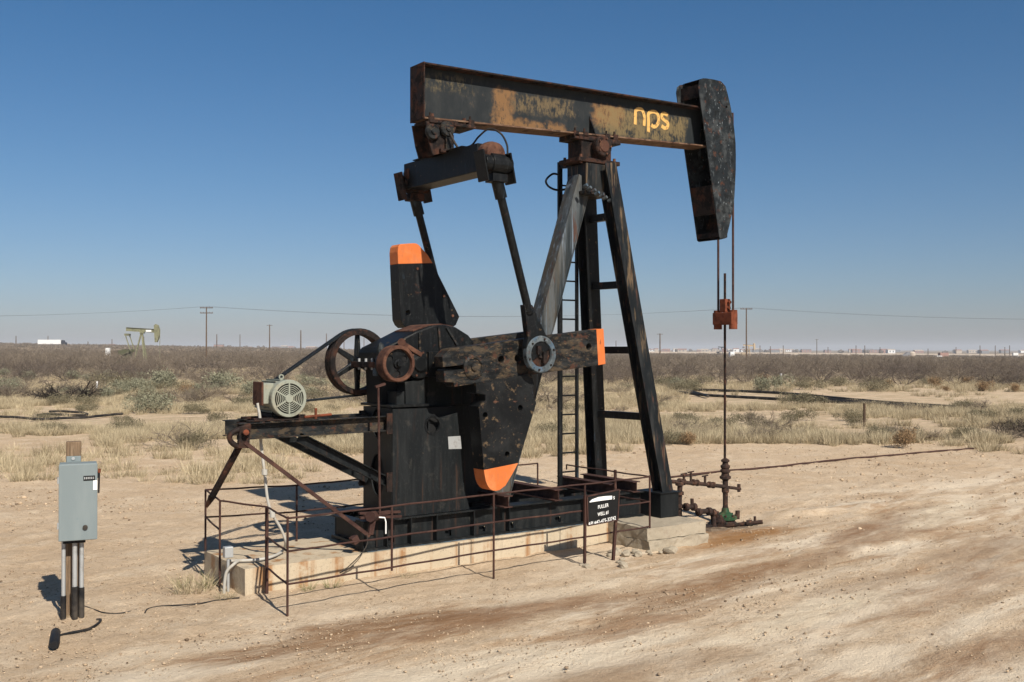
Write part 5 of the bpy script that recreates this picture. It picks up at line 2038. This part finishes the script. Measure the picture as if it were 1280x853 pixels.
def twig_proto(stems, h, spread, seed, thick=.022, levels=3, kids=4, fans=1):
    """a leafless bush: crooked stems that fork again and again into fine twigs"""
    r_ = np.random.default_rng(seed)
    V, F, T = [], [], []

    def seg(p, q, r0, r1, t):
        d_ = q - p
        d_ /= (np.linalg.norm(d_) + 1e-9)
        a = np.cross(d_, [0.3, .5, .8])
        a /= (np.linalg.norm(a) + 1e-9)
        b_ = np.cross(d_, a)
        o = len(V)
        for c_, rr_ in ((p, r0), (q, r1)):
            for j in range(3):
                th_ = j * 2.0944
                V.append(c_ + (a * math.cos(th_) + b_ * math.sin(th_)) * rr_)
                T.append(t)
        for j in range(3):
            k_ = (j + 1) % 3
            F.append((o + j, o + k_, o + 3 + k_))
            F.append((o + j, o + 3 + k_, o + 3 + j))

    def grow(p, dr, ln, rad_, lev):
        t = r_.uniform(.2, .8) if lev < levels else r_.uniform(.3, 1.0)
        n = 3 if lev < 2 else 2
        pts = [p]
        for i in range(n):
            dr = dr + r_.normal(0, .22, 3)
            dr[2] += .05
            dr /= np.linalg.norm(dr)
            q = pts[-1] + dr * ln / n
            q[2] = max(q[2], .02)
            seg(pts[-1], q, rad_ * (1 - .5 * i / n), rad_ * (1 - .5 * (i + 1) / n), t)
            pts.append(q)
        if lev < levels:
            for _ in range(kids + (1 if r_.uniform() < .5 else 0)):
                i = r_.integers(1, len(pts))
                nd = dr + r_.normal(0, .6, 3)
                nd[2] = nd[2] * .7 + .12
                nd /= np.linalg.norm(nd)
                grow(pts[i].copy(), nd, ln * r_.uniform(.45, .75), rad_ * .45, lev + 1)
    for i in range(stems):
        a = 6.283 * i / stems + r_.normal(0, .3)
        up = r_.uniform(.5, 1.4)
        d_ = np.array([math.cos(a), math.sin(a), up])
        d_ /= np.linalg.norm(d_)
        grow(np.array([math.cos(a) * .06, math.sin(a) * .06, -.05]), d_, h * r_.uniform(.5, .75), thick, 0)
    V = np.array(V)
    V[:, 0] *= spread
    V[:, 1] *= spread
    V[:, 2] *= h / max(V[:, 2].max(), .1)
    return V, np.array(F), np.array(T)


def proto_mesh(name, p, mat):
    return np_mesh(name, p[0], p[1], mat, p[2], False)


def plant(me, name, x, y, s, label, cat, group=None, sz=1.0):
    o = link(name, me, (x, y, gh(x, y)))
    o.rotation_euler = (0, 0, random.uniform(0, 6.28))
    o.scale = (s, s, s * sz)
    return tag(o, label, cat, group)


sage = [proto_mesh('sage_bush', leafy_proto(2600, .75, .75, 200 + i, .05, .3, 8), M['sage']) for i in range(3)]
olive = [proto_mesh('scrub_bush', leafy_proto(2400, .75, .7, 220 + i, .045, .3, 8), M['olive']) for i in range(3)]
brown = [proto_mesh('brown_bush', leafy_proto(1900, .6, .65, 240 + i, .04, .3, 7), M['brown_scrub']) for i in range(2)]
bare = [proto_mesh('bare_bush', twig_proto(9, 1.3, 1.15, 260 + i, .03, 3, 4), M['twigs']) for i in range(3)]
darkb = proto_mesh('dark_bush', twig_proto(11, 1.0, 1.5, 290, .045, 3, 4), M['bark_dark'])
mesq = [twig_proto(8, 2.3, 1.0, 300 + i, .035, 3, 4) for i in range(5)]
mesqm = [proto_mesh('mesquite_bush', p, M['twigs'] if i % 2 else M['twigs_dark']) for i, p in enumerate(mesq)]
lowm = [twig_proto(6, 2.3, 1.0, 330 + i, .06, 2, 4) for i in range(5)]

SP = [
    # px, ground row, mesh, scale, label, category
    (88, 503, darkb, 1.45, 'dark twisted leafless bush on bare ground near the left edge', 'bush'),
    (62, 500, bare[0], 1.35, 'grey twiggy bush just left of the dark twisted bush', 'bush'),
    (110, 499, bare[1], 1.3, 'grey twiggy bush just right of the dark twisted bush', 'bush'),
    (203, 489, sage[0], 2.0, 'largest grey green sage bush in the left middle distance', 'bush'),
    (228, 495, brown[0], 1.2, 'small yellowish brown bush at the right foot of the largest sage bush', 'bush'),
    (273, 490, sage[1], 1.9, 'grey green sage bush right of the largest sage bush, left of the motor', 'bush'),
    (138, 487, olive[0], 1.7, 'olive bush left of the largest sage bush', 'bush'),
    (187, 517, sage[2], 1.25, 'grey sage bush in the grass right of the black plastic pipes', 'bush'),
    (228, 560, bare[2], .85, 'grey twiggy bush in front of the grass, left of the black motor rails', 'bush'),
    (243, 561, olive[1], .75, 'olive grey bush touching the right side of the twiggy bush by the motor rails', 'bush'),
    (300, 510, olive[2], .85, 'olive bush just left of the motor junction box', 'bush'),
    (856, 556, brown[1], .62, 'round rusty brown tumbleweed in the grass right of the black post leg', 'bush'),
    (838, 556, olive[2], .6, 'dark olive bush beside the round brown tumbleweed', 'bush'),
    (690, 508, bare[0], 1.2, 'bare forking bush seen just left of the ladder', 'bush'),
    (845, 486, sage[0], 1.1, 'low sage bush right of the black post leg in the middle distance', 'bush'),
    (1125, 560, brown[0], .9, 'wide brown scrub bush at the front edge of the right grass', 'bush'),
    (1270, 543, darkb, .8, 'dark dead bush lying at the right edge of the field', 'bush'),
    (968, 490, sage[1], 1.6, 'grey green bush at the foot of the pale marker stake', 'bush'),
    (440, 502, bare[2], 1.1, 'bare twiggy bush seen under the big belt sheave', 'bush'),
]
for px, y, me, s, lab, cat in SP:
    d = 3858.0 / (y - 437)
    X, Y = xd((px - 640) / 1286 * d, d)
    nm = me.name.split('.')[0]
    plant(me, nm, X, Y, s, lab, cat)

rb = random.Random(77)
for n, px0, px1, y0, y1, kind, lab, grp in (
        (64, -120, 640, 472, 500, 'sage', 'grey green sage bush among many in the left field', 'sage bushes of the left field'),
        (22, 640, 1420, 478, 491, 'olive', 'olive bush in the row in front of the brown brush on the right', 'bushes before the right brush'),
        (14, 640, 1420, 478, 491, 'brown', 'brown bush in the row in front of the brown brush on the right', 'bushes before the right brush'),
        (44, -120, 640, 490, 530, 'olive', 'olive bush in the grass of the left field', 'olive bushes of the left field'),
        (34, 640, 1420, 508, 552, 'olive', 'olive bush in the grass of the right field', 'olive bushes of the right field'),
        (14, 640, 1420, 514, 552, 'bare', 'grey twiggy bush in the grass of the right field', 'twiggy bushes of the right field'),
        (60, -120, 860, 476, 508, 'bare', 'grey twiggy bush in the left and middle field', 'twiggy bushes of the left and middle field'),
        (8, -100, 480, 540, 556, 'olive', 'small olive bush at the front of the left field', 'small bushes of the left field')):
    for i in range(n):
        px, y = rb.uniform(px0, px1), rb.uniform(y0, y1)
        d = 3858.0 / (y - 437)
        X, Y = xd((px - 640) / 1286 * d, d)
        pool = {'sage': sage, 'olive': olive, 'brown': brown, 'bare': bare}[kind]
        me = rb.choice(pool)
        s = rb.uniform(.7, 1.5) * (.55 if y > 510 else 1.0)
        plant(me, me.name.split('.')[0], X, Y, s, lab, 'bush', grp, rb.uniform(.75, 1.0))

# the brown belt of leafless mesquite: the 280 nearest bushes are things, the rest one mass
bx, by, bd = [], [], []
cells = 0
tries = 0
while len(bx) < 2600 and tries < 60000:
    tries += 1
    d = math.sqrt(rb.uniform(74 ** 2, 330 ** 2))
    px = rb.uniform(-170, 1450)
    yb = (84 if px < 640 else 77) + 9 * mnoise.noise(Vector((px * .008, 0, 0)))
    if px > 640:
        yb += 2
    if d < yb:
        continue
    X, Y = xd((px - 640) / 1286 * d, d)
    cl = mnoise.noise(Vector((X * .012, Y * .03, 2)))
    if d > 120 and cl < -.22:
        continue
    bx.append(X)
    by.append(Y)
    bd.append(d)
order = np.argsort(bd)
bx, by, bd = np.array(bx)[order], np.array(by)[order], np.array(bd)[order]
NI = 280
for i in range(NI):
    me = mesqm[rb.randrange(5)]
    side = 'left' if to_xd(bx[i], by[i])[0] < 0 else 'right'
    plant(me, 'mesquite_bush', bx[i], by[i], rb.uniform(.6, 1.3), 'leafless brown mesquite bush at the front of the %s brush belt' % side, 'bush', 'mesquite bushes of the brush belt', rb.uniform(.8, 1.0))
X, Y = bx[NI:], by[NI:]
V, F, T = merge(lowm, X, Y, gh_np(X, Y), rng.uniform(.75, 1.15, len(X)), rng.uniform(0, 6.28, len(X)), rng.integers(0, 5, len(X)), rng.normal(0, .12, len(X)))
ms = link('brush_belt', np_mesh('brush_belt', V, F, M['twigs'], T, False))
ms['kind'] = 'stuff'
tag(ms, 'far mass of leafless brown brush reaching towards the horizon', 'brush')
d_ = np.sqrt(rng.uniform(330 ** 2, 880 ** 2, 3000))
px_ = rng.uniform(-120, 1400, 3000)
x_ = (px_ - 640) / 1286 * d_
X, Y = S54 * x_ + C54 * d_, -C54 * x_ + S54 * d_
far_p = [leafy_proto(170, 3.2, 1.4, 350 + i, .3, .2) for i in range(3)]
V, F, T = merge(far_p, X, Y, gh_np(X, Y) - .2, rng.uniform(.6, 1.1, len(X)), rng.uniform(0, 6.28, len(X)), rng.integers(0, 3, len(X)), rng.normal(0, .15, len(X)))
ms = link('far_scrub', np_mesh('far_scrub', V, F, M['twigs'], T, False))
ms['kind'] = 'stuff'
tag(ms, 'low brown scrub on the plain beyond the brush belt', 'scrub')

# weeds at the foot of the slab
weed = [proto_mesh('grass_clump', tuft_proto(70, .36, .14, 400 + i, .004, 1.2), M['weed']) for i in range(2)]
dryw = [proto_mesh('grass_clump', tuft_proto(150, .22, .2, 410 + i, .004, 1.5), M['grass']) for i in range(2)]
for px, y, me, s, lab in ((242, 738, dryw[0], 1.1, 'largest dry grass clump at the left end of the slab'),
                          (228, 733, weed[0], .55, 'small greenish weed at the left of the dry clump by the slab'),
                          (262, 733, weed[1], .7, 'greenish weed between the dry clump and the left end of the slab'),
                          (283, 747, dryw[1], .6, 'pale dead weed under the small grey junction box'),
                          (415, 735, weed[1], .55, 'weed at the foot of the slab behind the front left rails'),
                          (385, 738, weed[0], .5, 'weed at the foot of the slab just right of the fence corner'),
                          (510, 722, dryw[1], .45, 'dry grass clump at the foot of the slab under the gearbox'),
                          (92, 769, dryw[0], .42, 'dry grass at the foot of the electrical cabinet post')):
    X, Y, _ = (lambda d_: (*xd((px - 640) / 1286 * d_, d_), d_))(3858.0 / (y - 437))
    plant(me, 'grass_clump', X, Y, s, lab, 'weed')

# ------------------------------------------------------------------ the air over the plain
b = MB()
b.box((-9300, -9300, -62), (9300, 9300, 42))
mh = bpy.data.materials.new('haze')
mh.use_nodes = True
nt = mh.node_tree
nt.nodes.clear()
out = nt.nodes.new('ShaderNodeOutputMaterial')
pv = nt.nodes.new('ShaderNodeVolumePrincipled')
pv.inputs['Color'].default_value = (0.86, 0.89, 0.95, 1)
pv.inputs['Density'].default_value = HAZE
nt.links.new(pv.outputs[0], out.inputs['Volume'])
hz = b.build('haze', mh)
hz['kind'] = 'stuff'
tag(hz, 'thin pale haze over the plain')

# ------------------------------------------------------------------ light, sky, camera
SUN_EL, SUN_AZ = math.radians(40), (-.095, -1.0)       # towards the sun, in X, Y
w = bpy.data.worlds.new('World')
SC.world = w
w.use_nodes = True
nt = w.node_tree
nt.nodes.clear()
out = nt.nodes.new('ShaderNodeOutputWorld')
bg = nt.nodes.new('ShaderNodeBackground')
sky = nt.nodes.new('ShaderNodeTexSky')
sky.sky_type = 'NISHITA'
sky.sun_disc = False
sky.sun_elevation = SUN_EL
sky.sun_rotation = math.atan2(SUN_AZ[0], SUN_AZ[1])
sky.altitude = 900
sky.air_density = 1.0
sky.dust_density = 1.2
sky.ozone_density = 2.0
bg.inputs['Strength'].default_value = 0.055
# sky tint: mauve grey horizon, blue above, unseen zenith greyed for less blue shadows
geo = nt.nodes.new('ShaderNodeNewGeometry')
sp = nt.nodes.new('ShaderNodeSeparateXYZ')
nt.links.new(geo.outputs['Incoming'], sp.inputs[0])
ab = nt.nodes.new('ShaderNodeMath')
ab.operation = 'ABSOLUTE'
nt.links.new(sp.outputs[2], ab.inputs[0])
rp = nt.nodes.new('ShaderNodeValToRGB')
nt.links.new(ab.outputs[0], rp.inputs[0])
el = rp.color_ramp.elements
el[0].position, el[0].color = 0.0, (0.84, 0.82, 1.0, 1)
el[1].position, el[1].color = 0.38, (0.40, 0.83, 1.12, 1)
for ps, cl in ((.62, (0.82, 0.88, 0.93, 1)), (1.0, (0.86, 0.9, 0.93, 1)), (.06, (0.76, 0.86, 1.04, 1)), (.16, (0.62, 0.87, 1.07, 1)), (.28, (0.48, 0.85, 1.10, 1))):
    e = el.new(ps)
    e.color = cl
mx = nt.nodes.new('ShaderNodeMix')
mx.data_type = 'RGBA'
mx.blend_type = 'MULTIPLY'
mx.inputs[0].default_value = 1.0
nt.links.new(sky.outputs[0], mx.inputs[6])
nt.links.new(rp.outputs[0], mx.inputs[7])
nt.links.new(mx.outputs[2], bg.inputs[0])
nt.links.new(bg.outputs[0], out.inputs[0])
lt = bpy.data.lights.new('sun', 'SUN')
lt.energy = 5.0
lt.angle = math.radians(.53)
lt.color = (1.0, .93, .82)
so = bpy.data.objects.new('sun', lt)
COL.objects.link(so)
dv = Vector((SUN_AZ[0], SUN_AZ[1], 0)).normalized() * math.cos(SUN_EL) + Vector((0, 0, math.sin(SUN_EL)))
so.rotation_euler = dv.to_track_quat('Z', 'Y').to_euler()
so.location = (0, 0, 40)

cam = bpy.data.cameras.new('camera')
cam.lens = 36.17
cam.sensor_width = 36
cam.clip_end = 20000
co_ = bpy.data.objects.new('camera', cam)
COL.objects.link(co_)
co_.location = (0, 0, 3.0)
co_.rotation_euler = (math.radians(90.47), 0, math.radians(-36))
SC.camera = co_
SC.view_settings.view_transform = 'Standard'
SC.view_settings.look = 'None'
SC.view_settings.gamma = 1
SC.view_settings.use_curve_mapping = False
SC.view_settings.exposure = 0.4
for o in bpy.data.objects:
    if '_o' in o:
        del o['_o']
